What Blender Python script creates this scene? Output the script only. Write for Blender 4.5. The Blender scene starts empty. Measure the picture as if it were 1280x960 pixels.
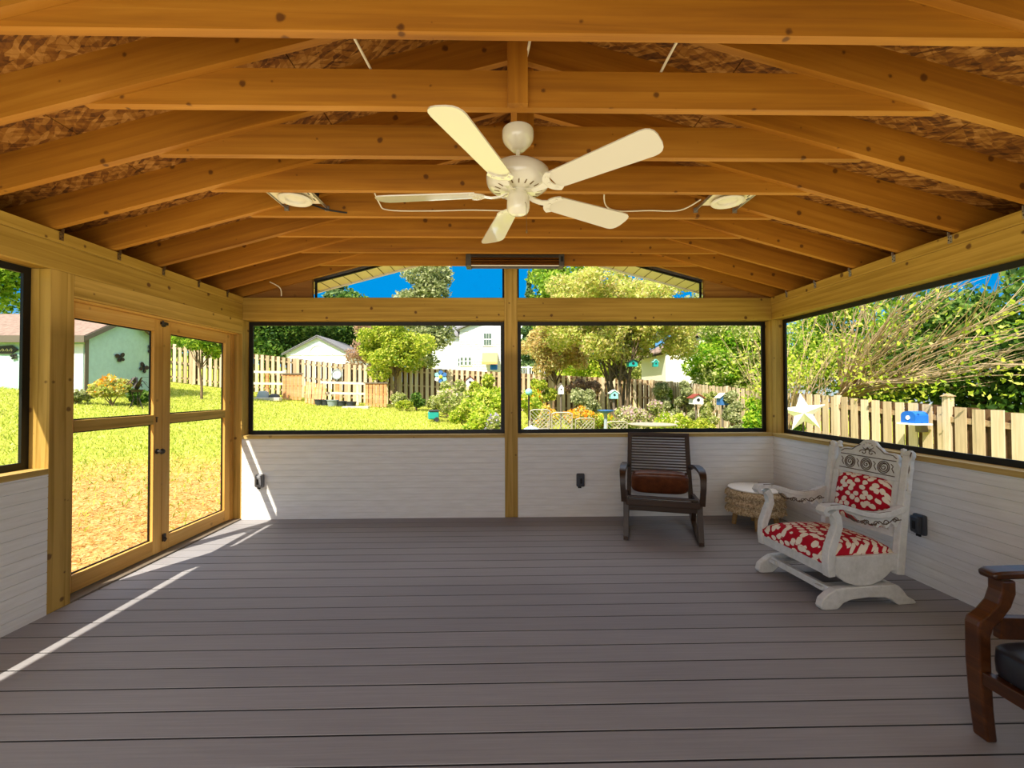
import bpy, math, random
import numpy as np
from mathutils import Vector, Matrix, Euler

random.seed(7)
RNG = np.random.default_rng(11)
SC = bpy.context.scene
COL = SC.collection
PI = math.pi
V = Vector

# ------------------------------------------------------------------ materials
def lin(h):
    h = h.lstrip('#')
    out = []
    for i in (0, 2, 4):
        c = int(h[i:i+2], 16) / 255
        out.append(c / 12.92 if c <= .04045 else ((c + .055) / 1.055) ** 2.4)
    return (*out, 1.0)

class NT:
    """small node-tree builder"""
    def __init__(self, name):
        self.m = bpy.data.materials.new(name)
        self.m.use_nodes = True
        self.t = self.m.node_tree
        self.t.nodes.clear()
        self.out = self.n('ShaderNodeOutputMaterial')
    def n(self, kind, **kw):
        nd = self.t.nodes.new(kind)
        for k, v in kw.items():
            setattr(nd, k, v)
        return nd
    def l(self, a, b):
        self.t.links.new(a, b)
    def put(self, sock, v):
        if hasattr(v, 'links') or isinstance(v, bpy.types.NodeSocket):
            self.l(v, sock)
        else:
            sock.default_value = v
    def math(self, op, a, b=None, c=None, clamp=False):
        nd = self.n('ShaderNodeMath', operation=op)
        nd.use_clamp = clamp
        self.put(nd.inputs[0], a)
        if b is not None: self.put(nd.inputs[1], b)
        if c is not None: self.put(nd.inputs[2], c)
        return nd.outputs[0]
    def mix(self, f, a, b, mode='MIX'):
        nd = self.n('ShaderNodeMix', data_type='RGBA', blend_type=mode)
        self.put(nd.inputs[0], f); self.put(nd.inputs[6], a); self.put(nd.inputs[7], b)
        return nd.outputs[2]
    def ramp(self, f, stops, interp='LINEAR'):
        nd = self.n('ShaderNodeValToRGB')
        cr = nd.color_ramp
        cr.interpolation = interp
        while len(cr.elements) < len(stops): cr.elements.new(.5)
        for e, (p, c) in zip(cr.elements, stops):
            e.position = p
            e.color = c if len(c) == 4 else (*c, 1)
        self.put(nd.inputs[0], f)
        return nd.outputs[0]
    def coords(self, scale=(1, 1, 1), rnd=True, rot=(0, 0, 0), kind='Object'):
        tc = self.n('ShaderNodeTexCoord')
        src = tc.outputs[kind]
        if rnd:
            oi = self.n('ShaderNodeObjectInfo')
            mul = self.n('ShaderNodeVectorMath', operation='MULTIPLY_ADD')
            cx = self.n('ShaderNodeCombineXYZ')
            for i in range(3):
                self.l(self.math('MULTIPLY', oi.outputs['Random'], 17.3 + 11.1 * i), cx.inputs[i])
            self.l(src, mul.inputs[0]); mul.inputs[1].default_value = (1, 1, 1); self.l(cx.outputs[0], mul.inputs[2])
            src = mul.outputs[0]
        mp = self.n('ShaderNodeMapping')
        mp.inputs['Scale'].default_value = scale
        mp.inputs['Rotation'].default_value = rot
        self.l(src, mp.inputs[0])
        return mp.outputs[0]
    def noise(self, co, scale, detail=4, rough=.55, dist=0.):
        nd = self.n('ShaderNodeTexNoise')
        self.l(co, nd.inputs['Vector'])
        nd.inputs['Scale'].default_value = scale
        nd.inputs['Detail'].default_value = detail
        nd.inputs['Roughness'].default_value = rough
        nd.inputs['Distortion'].default_value = dist
        return nd.outputs[0]
    def voro(self, co, scale, feature='F1', rand=1., out='Distance'):
        nd = self.n('ShaderNodeTexVoronoi', feature=feature)
        self.l(co, nd.inputs['Vector'])
        nd.inputs['Scale'].default_value = scale
        nd.inputs['Randomness'].default_value = rand
        return nd.outputs[out]
    def bsdf(self, color, rough=.5, spec=.5, metal=0., bump=None, bstr=.3, bdist=.004, coat=0.):
        b = self.n('ShaderNodeBsdfPrincipled')
        self.put(b.inputs['Base Color'], color)
        self.put(b.inputs['Roughness'], rough)
        b.inputs['Specular IOR Level'].default_value = spec
        b.inputs['Metallic'].default_value = metal
        b.inputs['Coat Weight'].default_value = coat
        if bump is not None:
            bp = self.n('ShaderNodeBump')
            bp.inputs['Strength'].default_value = bstr
            bp.inputs['Distance'].default_value = bdist
            self.l(bump, bp.inputs['Height'])
            self.l(bp.outputs[0], b.inputs['Normal'])
        self.l(b.outputs[0], self.out.inputs[0])
        return b

def flat(name, col, rough=.5, spec=.5, metal=0., var=0., bump=0., coat=0.):
    t = NT(name)
    c = lin(col)
    if var or bump:
        co = t.coords()
        n = t.noise(co, 9, 5)
        dark = tuple(x * (1 - var) for x in c[:3]) + (1,)
        lite = tuple(min(1, x * (1 + var)) for x in c[:3]) + (1,)
        cc = t.ramp(n, [(.3, dark), (.7, lite)])
        t.bsdf(cc, rough, spec, metal, n if bump else None, bump, .01, coat)
    else:
        t.bsdf(c, rough, spec, metal, coat=coat)
    return t.m

def wood(name, dark, mid, light, rough=.6, knots=.5, grain=1., knotcol='#4a2408', across=26., spec=.35):
    """boards: the grain runs along the local X axis"""
    t = NT(name)
    co = t.coords((1.1, across, across))
    co2 = t.coords((.55, 5, 5))
    g = t.noise(co, 1.0, 5, .6, .6)
    big = t.noise(co2, 1.2, 3, .5, .4)
    wv = t.n('ShaderNodeTexWave', wave_type='RINGS', rings_direction='X', wave_profile='SAW')
    wv.inputs['Scale'].default_value = 1.0
    wv.inputs['Distortion'].default_value = 5.
    wv.inputs['Detail'].default_value = 2
    wv.inputs['Detail Scale'].default_value = .8
    t.l(t.coords((.45, 7, 7)), wv.inputs['Vector'])
    f = t.math('ADD', t.math('MULTIPLY', g, .55 * grain), t.math('MULTIPLY', big, .5))
    f = t.math('ADD', f, t.math('MULTIPLY', wv.outputs['Fac'], .10 * grain * grain))
    f = t.math('SUBTRACT', f, .05 * grain * grain)
    c = t.ramp(f, [(.28, lin(dark)), (.5, lin(mid)), (.75, lin(light))])
    oi = t.n('ShaderNodeObjectInfo')
    c = t.mix(1., c, t.ramp(oi.outputs['Random'], [(0, (.86, .86, .86, 1)), (1, (1.0, 1.0, 1.0, 1))]), 'MULTIPLY')
    if knots:
        kc = t.coords((1, 1, 1))
        sp = t.n('ShaderNodeSeparateXYZ'); t.l(kc, sp.inputs[0])
        cb = t.n('ShaderNodeCombineXYZ'); t.l(sp.outputs[0], cb.inputs[0]); t.l(t.math('ADD', sp.outputs[1], sp.outputs[2]), cb.inputs[1])
        vo = t.n('ShaderNodeTexVoronoi', feature='F1', voronoi_dimensions='2D'); vo.inputs['Scale'].default_value = 4.3
        t.l(cb.outputs[0], vo.inputs['Vector'])
        sc = t.n('ShaderNodeSeparateColor'); t.l(vo.outputs['Color'], sc.inputs[0])
        wob = t.noise(kc, 40., 2)
        rad = t.math('ADD', t.math('MULTIPLY', sc.outputs[0], .10), .0)
        k = t.math('SUBTRACT', rad, t.math('ADD', vo.outputs['Distance'], t.math('MULTIPLY', t.math('SUBTRACT', wob, .5), .06)))
        k = t.math('MULTIPLY', k, 26., clamp=True)
        c = t.mix(t.math('MULTIPLY', k, knots), c, lin(knotcol))
    t.bsdf(c, rough, spec, 0, g, .25, .003)
    return t.m

M = {}
M['pine'] = wood('rafter pine', '#8a5310', '#ad701a', '#c88c2e', .6, .8, .8)
M['beam'] = wood('treated beam wood', '#80601a', '#a27d2c', '#be9842', .62, .85, 1.15)
M['post'] = wood('treated post wood', '#7e601c', '#a48032', '#c69f4e', .62, .75, 1.5, across=18)
M['door'] = wood('door frame wood', '#c08a3a', '#dba651', '#efc476', .55, .35, .8)
M['sill'] = wood('sill wood', '#9a7c3c', '#bb9a52', '#d6ba74', .6, .5)
M['dkwood'] = wood('dark brown chair wood', '#24160d', '#3a2718', '#4e3826', .42, 0, .8, across=30, spec=.4)
M['redwood'] = wood('red brown chair wood', '#2c160a', '#472610', '#643a1a', .3, 0, .9, across=34, spec=.5)
M['legwood'] = wood('stool leg wood', '#7a5a34', '#9a7848', '#b8945c', .55, 0)
M['fence'] = wood('weathered fence wood', '#a88f6c', '#d0b894', '#e8d6b6', .8, .35, 1.2, across=20)
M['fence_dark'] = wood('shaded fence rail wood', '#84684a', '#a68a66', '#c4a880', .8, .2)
M['cedar'] = wood('orange cedar pickets', '#b87444', '#d8935c', '#eeb582', .7, .3)
M['lath'] = wood('pale new rails', '#d2bd96', '#eaddbf', '#f8efd8', .7, .15)
M['bark'] = flat('bark', '#7c654c', .9, .2, var=.35, bump=.6)
M['greybark'] = flat('grey brown bark', '#6a5a46', .9, .2, var=.35, bump=.5)
M['palebark'] = flat('pale dry branches', '#b89f7c', .9, .2, var=.25, bump=.4)
M['shade_panel'] = wood('gable end panel wood', '#6e4418', '#8c5c24', '#a87634', .7, .3)

def mat_osb():
    t = NT('strand board')
    def layer(rot, s):
        co = t.coords((1, 1, 1), False, rot)
        mp = t.n('ShaderNodeMapping'); mp.inputs['Scale'].default_value = s
        nz = t.n('ShaderNodeTexNoise'); nz.inputs['Scale'].default_value = 5; t.l(co, nz.inputs['Vector'])
        ad = t.n('ShaderNodeVectorMath', operation='MULTIPLY_ADD')
        t.l(nz.outputs['Color'], ad.inputs[0]); ad.inputs[1].default_value = (.07, .07, .07); t.l(co, ad.inputs[2])
        t.l(ad.outputs[0], mp.inputs[0])
        return t.voro(mp.outputs[0], 1., out='Color')
    a = layer((0, 0, .5), (12, 60, 1)); b = layer((0, 0, -.35), (10, 52, 1)); c = layer((0, 0, 1.25), (14, 56, 1))
    sep = t.n('ShaderNodeSeparateColor'); t.l(a, sep.inputs[0])
    sb = t.n('ShaderNodeSeparateColor'); t.l(b, sb.inputs[0])
    sc_ = t.n('ShaderNodeSeparateColor'); t.l(c, sc_.inputs[0])
    f = t.math('ADD', t.math('MULTIPLY', sep.outputs[0], .5), t.math('MULTIPLY', sb.outputs[1], .35))
    f = t.math('ADD', f, t.math('MULTIPLY', sc_.outputs[2], .2))
    col = t.ramp(f, [(.15, lin('#4e2c0e')), (.42, lin('#784816')), (.62, lin('#94601f')), (.9, lin('#b88340'))])
    t.bsdf(col, .7, .3, 0, f, .5, .004)
    return t.m
M['osb'] = mat_osb()

def mat_deck():
    t = NT('composite deck boards')
    co = t.coords((2.2, 90, 1), False)
    g = t.noise(co, 1.0, 5, .6, .2)
    big = t.noise(t.coords((.6, 1.2, 1), False), 1.6, 4)
    isl = t.n('ShaderNodeNewGeometry')
    f = t.math('ADD', t.math('MULTIPLY', g, .5), t.math('MULTIPLY', big, .3))
    f = t.math('ADD', f, t.math('MULTIPLY', isl.outputs['Random Per Island'], .14))
    c = t.ramp(f, [(.2, lin('#7e7b7d')), (.5, lin('#928f90')), (.8, lin('#a4a1a2'))])
    t.bsdf(c, t.math('ADD', .5, t.math('MULTIPLY', g, .2)), .4, 0, g, .35, .002)
    return t.m
M['deck'] = mat_deck()

def mat_white_wall():
    t = NT('white painted wall boards')
    co = t.coords((1.4, 1.4, 14), False)
    n = t.noise(co, 3, 4)
    c = t.ramp(n, [(.3, lin('#dcd9d3')), (.7, lin('#eae8e4'))])
    t.bsdf(c, .5, .4, 0, n, .1, .002)
    return t.m
M['wall'] = mat_white_wall()
M['groove'] = flat('wall board grooves', '#c9c6c0', .6)

def mat_chalk():
    t = NT('distressed white paint')
    co = t.coords((1, 1, 1), False)
    n = t.noise(co, 26, 6, .7)
    m2 = t.noise(co, 7, 4)
    f = t.math('ADD', t.math('MULTIPLY', n, .6), t.math('MULTIPLY', m2, .4))
    c = t.ramp(f, [(.30, lin('#84786a')), (.36, lin('#c6c6c0')), (.6, lin('#dcdcd8')), (.8, lin('#e8e8e6'))])
    t.bsdf(c, .6, .35, 0, f, .2, .003)
    return t.m
M['chalk'] = mat_chalk()

def mat_pebble():
    t = NT('red fabric with cream pebbles')
    tc0 = t.coords((1, 1, 1), False)
    sx = t.n('ShaderNodeSeparateXYZ'); t.l(tc0, sx.inputs[0])
    cx = t.n('ShaderNodeCombineXYZ'); t.l(sx.outputs[0], cx.inputs[0]); t.l(t.math('SUBTRACT', sx.outputs[1], t.math('MULTIPLY', sx.outputs[2], 1.1)), cx.inputs[1])
    mpp = t.n('ShaderNodeMapping'); mpp.inputs['Scale'].default_value = (1, 1.18, 1); mpp.inputs['Rotation'].default_value = (0, 0, .5); t.l(cx.outputs[0], mpp.inputs[0])
    co0 = mpp.outputs[0]
    nz = t.n('ShaderNodeTexNoise'); nz.inputs['Scale'].default_value = 16; nz.inputs['Detail'].default_value = 1; t.l(co0, nz.inputs['Vector'])
    ad = t.n('ShaderNodeVectorMath', operation='MULTIPLY_ADD')
    t.l(nz.outputs['Color'], ad.inputs[0]); ad.inputs[1].default_value = (.028, .028, .0); t.l(co0, ad.inputs[2])
    nd = t.n('ShaderNodeTexVoronoi', feature='F1', voronoi_dimensions='2D')
    t.l(ad.outputs[0], nd.inputs['Vector']); nd.inputs['Scale'].default_value = 19; nd.inputs['Randomness'].default_value = .62
    wig = t.math('MULTIPLY', t.math('SUBTRACT', t.noise(co0, 60, 2), .5), .16)
    k = t.ramp(t.math('ADD', nd.outputs['Distance'], wig), [(.385, (1, 1, 1, 1)), (.415, (0, 0, 0, 1))])
    c = t.mix(k, lin('#b30f26'), lin('#efe6d2'))
    w = t.noise(co0, 220, 2)
    t.bsdf(c, .85, .2, 0, w, .2, .001)
    return t.m
M['pebble'] = mat_pebble()

def mat_rope():
    t = NT('woven beige cord')
    co = t.coords((1, 1, 1), False)
    w = t.noise(co, 60, 3, .7)
    c = t.ramp(w, [(.32, lin('#75624a')), (.5, lin('#c2ab86')), (.7, lin('#e8d9bb'))])
    t.bsdf(c, .9, .15, 0, w, .8, .008)
    return t.m
M['rope'] = mat_rope()

def mat_leather():
    t = NT('brown leather')
    co = t.coords((1, 1, 1), False)
    n = t.noise(co, 14, 5, .6); f = t.voro(co, 240)
    c = t.ramp(n, [(.3, lin('#4a2412')), (.6, lin('#6e3b1f')), (.8, lin('#8d5530'))])
    t.bsdf(c, .38, .5, 0, f, .15, .001)
    return t.m
M['leather'] = mat_leather()

def leafmat(name, cols, trans=.5, rough=.6):
    t = NT(name)
    g = t.n('ShaderNodeNewGeometry')
    st = [(i / max(1, len(cols) - 1), lin(c)) for i, c in enumerate(cols)]
    c = t.ramp(g.outputs['Random Per Island'], st)
    d = t.n('ShaderNodeBsdfPrincipled'); t.l(c, d.inputs['Base Color']); d.inputs['Roughness'].default_value = rough
    d.inputs['Specular IOR Level'].default_value = .25
    tr = t.n('ShaderNodeBsdfTranslucent'); t.l(c, tr.inputs['Color'])
    mx = t.n('ShaderNodeMixShader'); mx.inputs[0].default_value = trans
    t.l(d.outputs[0], mx.inputs[1]); t.l(tr.outputs[0], mx.inputs[2]); t.l(mx.outputs[0], t.out.inputs[0])
    return t.m
M['leaf_green'] = leafmat('mid green leaves', ['#4f7a1e', '#7ea52c', '#a6c23c', '#cdd95a'])
M['leaf_fresh'] = leafmat('fresh yellow green leaves', ['#4e8a1a', '#86b828', '#b4d038', '#dbe660'])
M['leaf_amber'] = leafmat('amber leaves', ['#b09c52', '#d8ba70', '#e8c896', '#bcc266', '#ecdca4'])
M['leaf_dark'] = leafmat('dark green leaves', ['#2f4f1c', '#4a7028', '#6c9034', '#9aae52'])
M['leaf_lime'] = leafmat('lime yellow leaves', ['#6a8c22', '#a0b430', '#cfd246', '#eae67c'])
M['leaf_gold'] = leafmat('golden autumn leaves', ['#8a9e40', '#b8c458', '#dedb7a', '#c8cc5c', '#e4c88c', '#f0ecaa'])
M['leaf_olive'] = leafmat('grey olive leaves', ['#6e7c4a', '#97a162', '#bcc088', '#dedcae'])
M['leaf_conifer'] = leafmat('blue green needles', ['#3d5c38', '#5c7d48', '#86a25c', '#a9b878'])
M['leaf_shrub'] = leafmat('bright shrub leaves', ['#6f9a1e', '#a9c22e', '#d6dc4c', '#eee68a'])
M['leaf_bed'] = leafmat('flower bed leaves', ['#6c8434', '#a0ae50', '#d0d07c', '#eae6b4'])
M['leaf_rust'] = leafmat('dry rust twigs', ['#8a6a56', '#b4937a', '#d4b49c', '#c9a77a'])
M['petal_orange'] = leafmat('orange petals', ['#e8860e', '#f8a818', '#ffc83a', '#f2d95c'])
M['petal_pink'] = leafmat('dusty pink petals', ['#c9a0a0', '#e0c0c4', '#d8c8a8', '#f0e0d8'])
M['petal_purple'] = leafmat('purple petals', ['#8878b0', '#b0a0c8', '#d8d0e0', '#c8d088'])
M['blade'] = leafmat('grass blades', ['#7f982a', '#afba40', '#d0cc5c', '#e2da8c'], .3)
M['straw'] = leafmat('straw and dry grass', ['#a87a3a', '#c9a25c', '#dcc08a', '#c48a50', '#b0a850'], .2)

def mat_ground():
    t = NT('lawn soil and turf')
    tc = t.n('ShaderNodeTexCoord')
    co = tc.outputs['Object']
    n1 = t.noise(co, .55, 5, .6); n2 = t.noise(co, 9, 6, .7); n3 = t.noise(co, 34, 4, .7)
    sep = t.n('ShaderNodeSeparateXYZ'); t.l(co, sep.inputs[0])
    f = t.math('ADD', t.math('MULTIPLY', n2, .55), t.math('MULTIPLY', n3, .45))
    green = t.ramp(f, [(.30, lin('#667a20')), (.5, lin('#a0a83c')), (.68, lin('#d0c866'))])
    dry = t.ramp(f, [(.28, lin('#94602c')), (.45, lin('#bd8a48')), (.6, lin('#d2ad70')), (.75, lin('#e2cb98'))])
    # the worn dry patch beside the porch door fades out into the lawn
    dx = t.math('MULTIPLY', t.math('ADD', sep.outputs[0], 4.2), .18)
    dy = t.math('MULTIPLY', t.math('SUBTRACT', sep.outputs[1], 4.2), .2)
    r = t.math('SQRT', t.math('ADD', t.math('MULTIPLY', dx, dx), t.math('MULTIPLY', dy, dy)))
    r = t.math('ADD', r, t.math('MULTIPLY', t.math('SUBTRACT', n1, .5), .9))
    k = t.ramp(r, [(.55, (0, 0, 0, 1)), (1.0, (1, 1, 1, 1))])
    c = t.mix(k, dry, green)
    t.bsdf(c, .95, .1, 0, f, .9, .05)
    return t.m
M['ground'] = mat_ground()

M['black'] = flat('black frame', '#0c0b0a', .5, .4)
M['fanwhite'] = flat('glossy cream fan enamel', '#dcd5bf', .12, .6, coat=.4)
M['blade_white'] = flat('cream fan blade', '#d2c9b2', .14, .6, coat=.5)
M['metal'] = flat('galvanised steel', '#b9b7b0', .35, .5, .85)
M['darkmetal'] = flat('dark bronze metal', '#3a332c', .45, .5, .5)
M['brass'] = flat('dull brass', '#7c6440', .4, .5, .7)
M['steel'] = flat('polished reflector steel', '#d8cdb8', .12, .5, 1.)
M['heater'] = flat('grey heater housing', '#5c5750', .4, .5, .4)
M['cable'] = flat('white cable', '#e8dcc0', .5)
M['greybox'] = flat('grey outlet cover', '#77777a', .45, .5, .1)
M['dgreybox'] = flat('dark grey outlet cover', '#3d4148', .4, .5)
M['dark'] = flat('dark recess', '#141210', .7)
M['whitetrim'] = flat('white trim ring', '#dcd4c0', .35)
M['holeplate'] = flat('pale bracket plate', '#e4d8ba', .4, .5, .2)
M['soffit'] = flat('pale soffit', '#efe3b8', .6)
M['seam'] = flat('soffit seams', '#8a7a50', .7)
M['shingle'] = flat('roof shingles', '#8a7466', .9, .2, var=.25, bump=.5)
M['shingle_grey'] = flat('grey roof shingles', '#7c7a7c', .9, .2, var=.2)
M['teal'] = flat('pale teal siding', '#b2cfc2', .7, .3, var=.06)
M['whitepaint'] = flat('white paint', '#f0efe8', .6, .3)
M['greytrim'] = flat('grey brown trim', '#6d6152', .6)
M['siding'] = flat('white siding', '#eef1f2', .65, .3, var=.03)
M['glass_dark'] = flat('dark window glass', '#5c6c60', .12, .6)
M['blue'] = flat('bright blue paint', '#1567c8', .4)
M['blue2'] = flat('dusty blue paint', '#3d6ea8', .5)
M['tealpaint'] = flat('teal paint', '#1f9c92', .45)
M['paleteal'] = flat('pale aqua paint', '#8fd0c8', .5)
M['red'] = flat('red brown paint', '#8c3a2a', .5)
M['yellow'] = flat('yellow paint', '#e6c832', .5)
M['awning'] = flat('tan awning canvas', '#d8a868', .8)
M['pot'] = flat('black plastic pot', '#33363a', .6)
M['greypot'] = flat('grey weathered pot', '#8e9898', .7)
M['starwhite'] = flat('white painted tin', '#efece4', .5, .4, var=.05)
M['chairmetal'] = flat('pale grey patio metal', '#b4aa98', .5, .4, .3)
M['cushion'] = flat('black cushion leather', '#23242a', .4, .5, var=.15, bump=.15)
M['carve'] = flat('dark carved lines', '#5a4a3a', .8)
M['white_top'] = flat('white stool top', '#f2f0ec', .55)
M['stone'] = flat('pale edging stone', '#cbbfa8', .9, .2, var=.2, bump=.4)
M['umbrella'] = flat('pale blue umbrella canvas', '#c4d8e8', .7)
M['house_wall'] = flat('house wall paint', '#e8e2d4', .6)

def mat_screen():
    t = NT('fine insect screen')
    a = t.n('ShaderNodeBsdfTransparent'); d = t.n('ShaderNodeBsdfDiffuse')
    d.inputs['Color'].default_value = (.03, .03, .03, 1)
    mx = t.n('ShaderNodeMixShader'); mx.inputs[0].default_value = .04
    t.l(a.outputs[0], mx.inputs[1]); t.l(d.outputs[0], mx.inputs[2]); t.l(mx.outputs[0], t.out.inputs[0])
    return t.m
M['screen'] = mat_screen()

# ------------------------------------------------------------------ mesh builder
class MB:
    def __init__(self):
        self.v = []; self.f = []
    def add(self, vs, fs):
        b = len(self.v)
        self.v += [tuple(p) for p in vs]
        self.f += [tuple(i + b for i in q) for q in fs]
        return self
    def box(self, x0, x1, y0, y1, z0, z1):
        vs = [(x, y, z) for z in (z0, z1) for y in (y0, y1) for x in (x0, x1)]
        return self.add(vs, [(0, 2, 3, 1), (4, 5, 7, 6), (0, 1, 5, 4), (2, 6, 7, 3), (0, 4, 6, 2), (1, 3, 7, 5)])
    def cbox(self, c, s):
        return self.box(c[0]-s[0]/2, c[0]+s[0]/2, c[1]-s[1]/2, c[1]+s[1]/2, c[2]-s[2]/2, c[2]+s[2]/2)
    def bar(self, a, b, w, t, up=(0, 0, 1)):
        a, b = V(a), V(b); d = (b - a).normalized(); u = V(up); u = (u - d * u.dot(d))
        u = u.normalized() if u.length > 1e-6 else d.orthogonal().normalized()
        s = d.cross(u)
        vs = []
        for p in (a, b):
            for (i, j) in ((-1, -1), (1, -1), (1, 1), (-1, 1)):
                vs.append(p + s * (i * t / 2) + u * (j * w / 2))
        return self.add(vs, [(3, 2, 1, 0), (4, 5, 6, 7), (0, 1, 5, 4), (1, 2, 6, 5), (2, 3, 7, 6), (3, 0, 4, 7)])
    def tube(self, path, r, n=8, cap=True):
        P = [V(p) for p in path]
        R_ = r if isinstance(r, (list, tuple)) else [r] * len(P)
        t0 = (P[1] - P[0]).normalized(); u = t0.orthogonal().normalized()
        vs = []; k = len(P)
        for i, p in enumerate(P):
            t = ((P[i+1] if i < k-1 else p) - (P[i-1] if i else p)).normalized()
            u = (u - t * u.dot(t)); u = u.normalized() if u.length > 1e-6 else t.orthogonal().normalized()
            w = t.cross(u)
            for j in range(n):
                a = 2 * PI * j / n
                vs.append(p + (u * math.cos(a) + w * math.sin(a)) * R_[i])
        fs = []
        for i in range(k - 1):
            for j in range(n):
                a, b = i*n + j, i*n + (j+1) % n
                fs.append((a, b, b + n, a + n))
        if cap:
            fs.append(tuple(range(n - 1, -1, -1))); fs.append(tuple(range((k-1)*n, k*n)))
        return self.add(vs, fs)
    def sweep(self, path, side, w, th):
        """a bar of rectangular section bent in the plane across `side`; w (along side) and th may be lists"""
        P = [V(p) for p in path]; s = V(side).normalized(); k = len(P)
        W = w if isinstance(w, (list, tuple)) else [w] * k
        T = th if isinstance(th, (list, tuple)) else [th] * k
        vs = []
        for i, p in enumerate(P):
            t = ((P[i+1] if i < k-1 else p) - (P[i-1] if i else p)).normalized()
            n = s.cross(t).normalized()
            for (a, b) in ((-1, -1), (1, -1), (1, 1), (-1, 1)):
                vs.append(p + s * (a * W[i] / 2) + n * (b * T[i] / 2))
        fs = [(3, 2, 1, 0), tuple((k-1)*4 + j for j in range(4))]
        for i in range(k - 1):
            for j in range(4):
                a, b = i*4 + j, i*4 + (j+1) % 4
                fs.append((a, b, b + 4, a + 4))
        return self.add(vs, fs)
    def prism(self, poly, o, ea, eb, en, th):
        """2-D outline extruded by th along en, centred on o"""
        o, ea, eb, en = V(o), V(ea), V(eb), V(en)
        n = len(poly); vs = []
        for k in (-.5, .5):
            vs += [o + ea * a + eb * b + en * (k * th) for a, b in poly]
        fs = [tuple(range(n - 1, -1, -1)), tuple(range(n, 2 * n))]
        fs += [(i, (i+1) % n, n + (i+1) % n, n + i) for i in range(n)]
        return self.add(vs, fs)
    def lathe(self, prof, c=(0, 0, 0), n=32, cap=True, axis=None):
        vs = []; k = len(prof); c = V(c)
        for r, z in prof:
            for j in range(n):
                a = 2 * PI * j / n
                vs.append(c + V((r * math.cos(a), r * math.sin(a), z)))
        fs = []
        for i in range(k - 1):
            for j in range(n):
                a, b = i*n + j, i*n + (j+1) % n
                fs.append((a, b, b + n, a + n))
        if cap:
            fs.append(tuple(range(n-1, -1, -1))); fs.append(tuple(range((k-1)*n, k*n)))
        if axis is not None:
            q = V((0, 0, 1)).rotation_difference(V(axis))
            vs = [c + q @ (p - c) for p in vs]
        return self.add(vs, fs)
    def ellipsoid(self, c, r, nu=20, nv=12, e=1.0, mat=None):
        """superellipsoid; e < 1 squares it off"""
        sp = lambda x: math.copysign(abs(x) ** e, x)
        vs = []; fs = []
        for i in range(nv + 1):
            ph = -PI/2 + PI * i / nv
            for j in range(nu):
                a = 2 * PI * j / nu
                p = V((r[0]*sp(math.cos(ph))*sp(math.cos(a)), r[1]*sp(math.cos(ph))*sp(math.sin(a)), r[2]*sp(math.sin(ph))))
                if mat is not None: p = mat @ p
                vs.append(V(c) + p)
        for i in range(nv):
            for j in range(nu):
                a, b = i*nu + j, i*nu + (j+1) % nu
                fs.append((a, b, b + nu, a + nu))
        return self.add(vs, fs)
    def build(self, name, mat, parent=None, smooth=None, loc=None, rot=None, bevel=0.):
        me = bpy.data.meshes.new(name)
        me.from_pydata(self.v, [], self.f)
        me.update()
        if smooth is not None:
            me.polygons.foreach_set('use_smooth', [True] * len(me.polygons))
            me.set_sharp_from_angle(angle=math.radians(smooth))
        me.materials.append(M[mat] if isinstance(mat, str) else mat)
        o = bpy.data.objects.new(name, me)
        COL.objects.link(o)
        if parent is not None: o.parent = parent
        if loc is not None: o.location = loc
        if rot is not None: o.rotation_euler = rot
        if bevel:
            b = o.modifiers.new('edge', 'BEVEL'); b.width = bevel; b.segments = 2; b.limit_method = 'ANGLE'
        return o

def tag(o, label=None, cat=None, group=None, kind=None):
    if label: o['label'] = label
    if cat: o['category'] = cat
    if group: o['group'] = group
    if kind: o['kind'] = kind
    return o

def thing(name, label, cat, loc=(0, 0, 0), rz=0., group=None, kind=None):
    o = bpy.data.objects.new(name, None)
    COL.objects.link(o)
    o.empty_display_size = .1
    o.location = loc; o.rotation_euler = (0, 0, rz)
    return tag(o, label, cat, group, kind)

def struct(name):
    return thing(name, None, None, kind='structure')

def board(name, mat, a, b, w, t, up=(0, 0, 1), parent=None, poly=None, bevel=.0):
    """one straight piece of lumber with its local X axis along its length; poly = optional side outline (x,z)"""
    a, b = V(a), V(b); d = (b - a); L = d.length; d.normalize()
    u = V(up); u = (u - d * u.dot(d)).normalized(); s = u.cross(d)
    m = MB()
    if poly: m.prism(poly, (0, 0, 0), (1, 0, 0), (0, 0, 1), (0, 1, 0), t)
    else: m.box(-L/2, L/2, -t/2, t/2, -w/2, w/2)
    o = m.build(name, mat, parent, bevel=bevel)
    mw = Matrix((d, s, u)).transposed().to_4x4()
    mw.translation = (a + b) / 2
    o.matrix_basis = mw
    return o

def obox(name, mat, x0, x1, y0, y1, z0, z1, parent=None, bevel=0.):
    """lumber given by its world box; grain along its longest side"""
    c = V(((x0+x1)/2, (y0+y1)/2, (z0+z1)/2)); s = (x1-x0, y1-y0, z1-z0)
    k = max(range(3), key=lambda i: s[i])
    e = V((0, 0, 0)); e[k] = s[k] / 2
    if k == 2: return board(name, mat, c - e, c + e, s[0], s[1], (1, 0, 0), parent, bevel=bevel)
    return board(name, mat, c - e, c + e, s[2], s[1 - k], (0, 0, 1), parent, bevel=bevel)

ORD = 'first second third fourth fifth sixth seventh eighth ninth tenth eleventh twelfth'.split()

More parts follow.
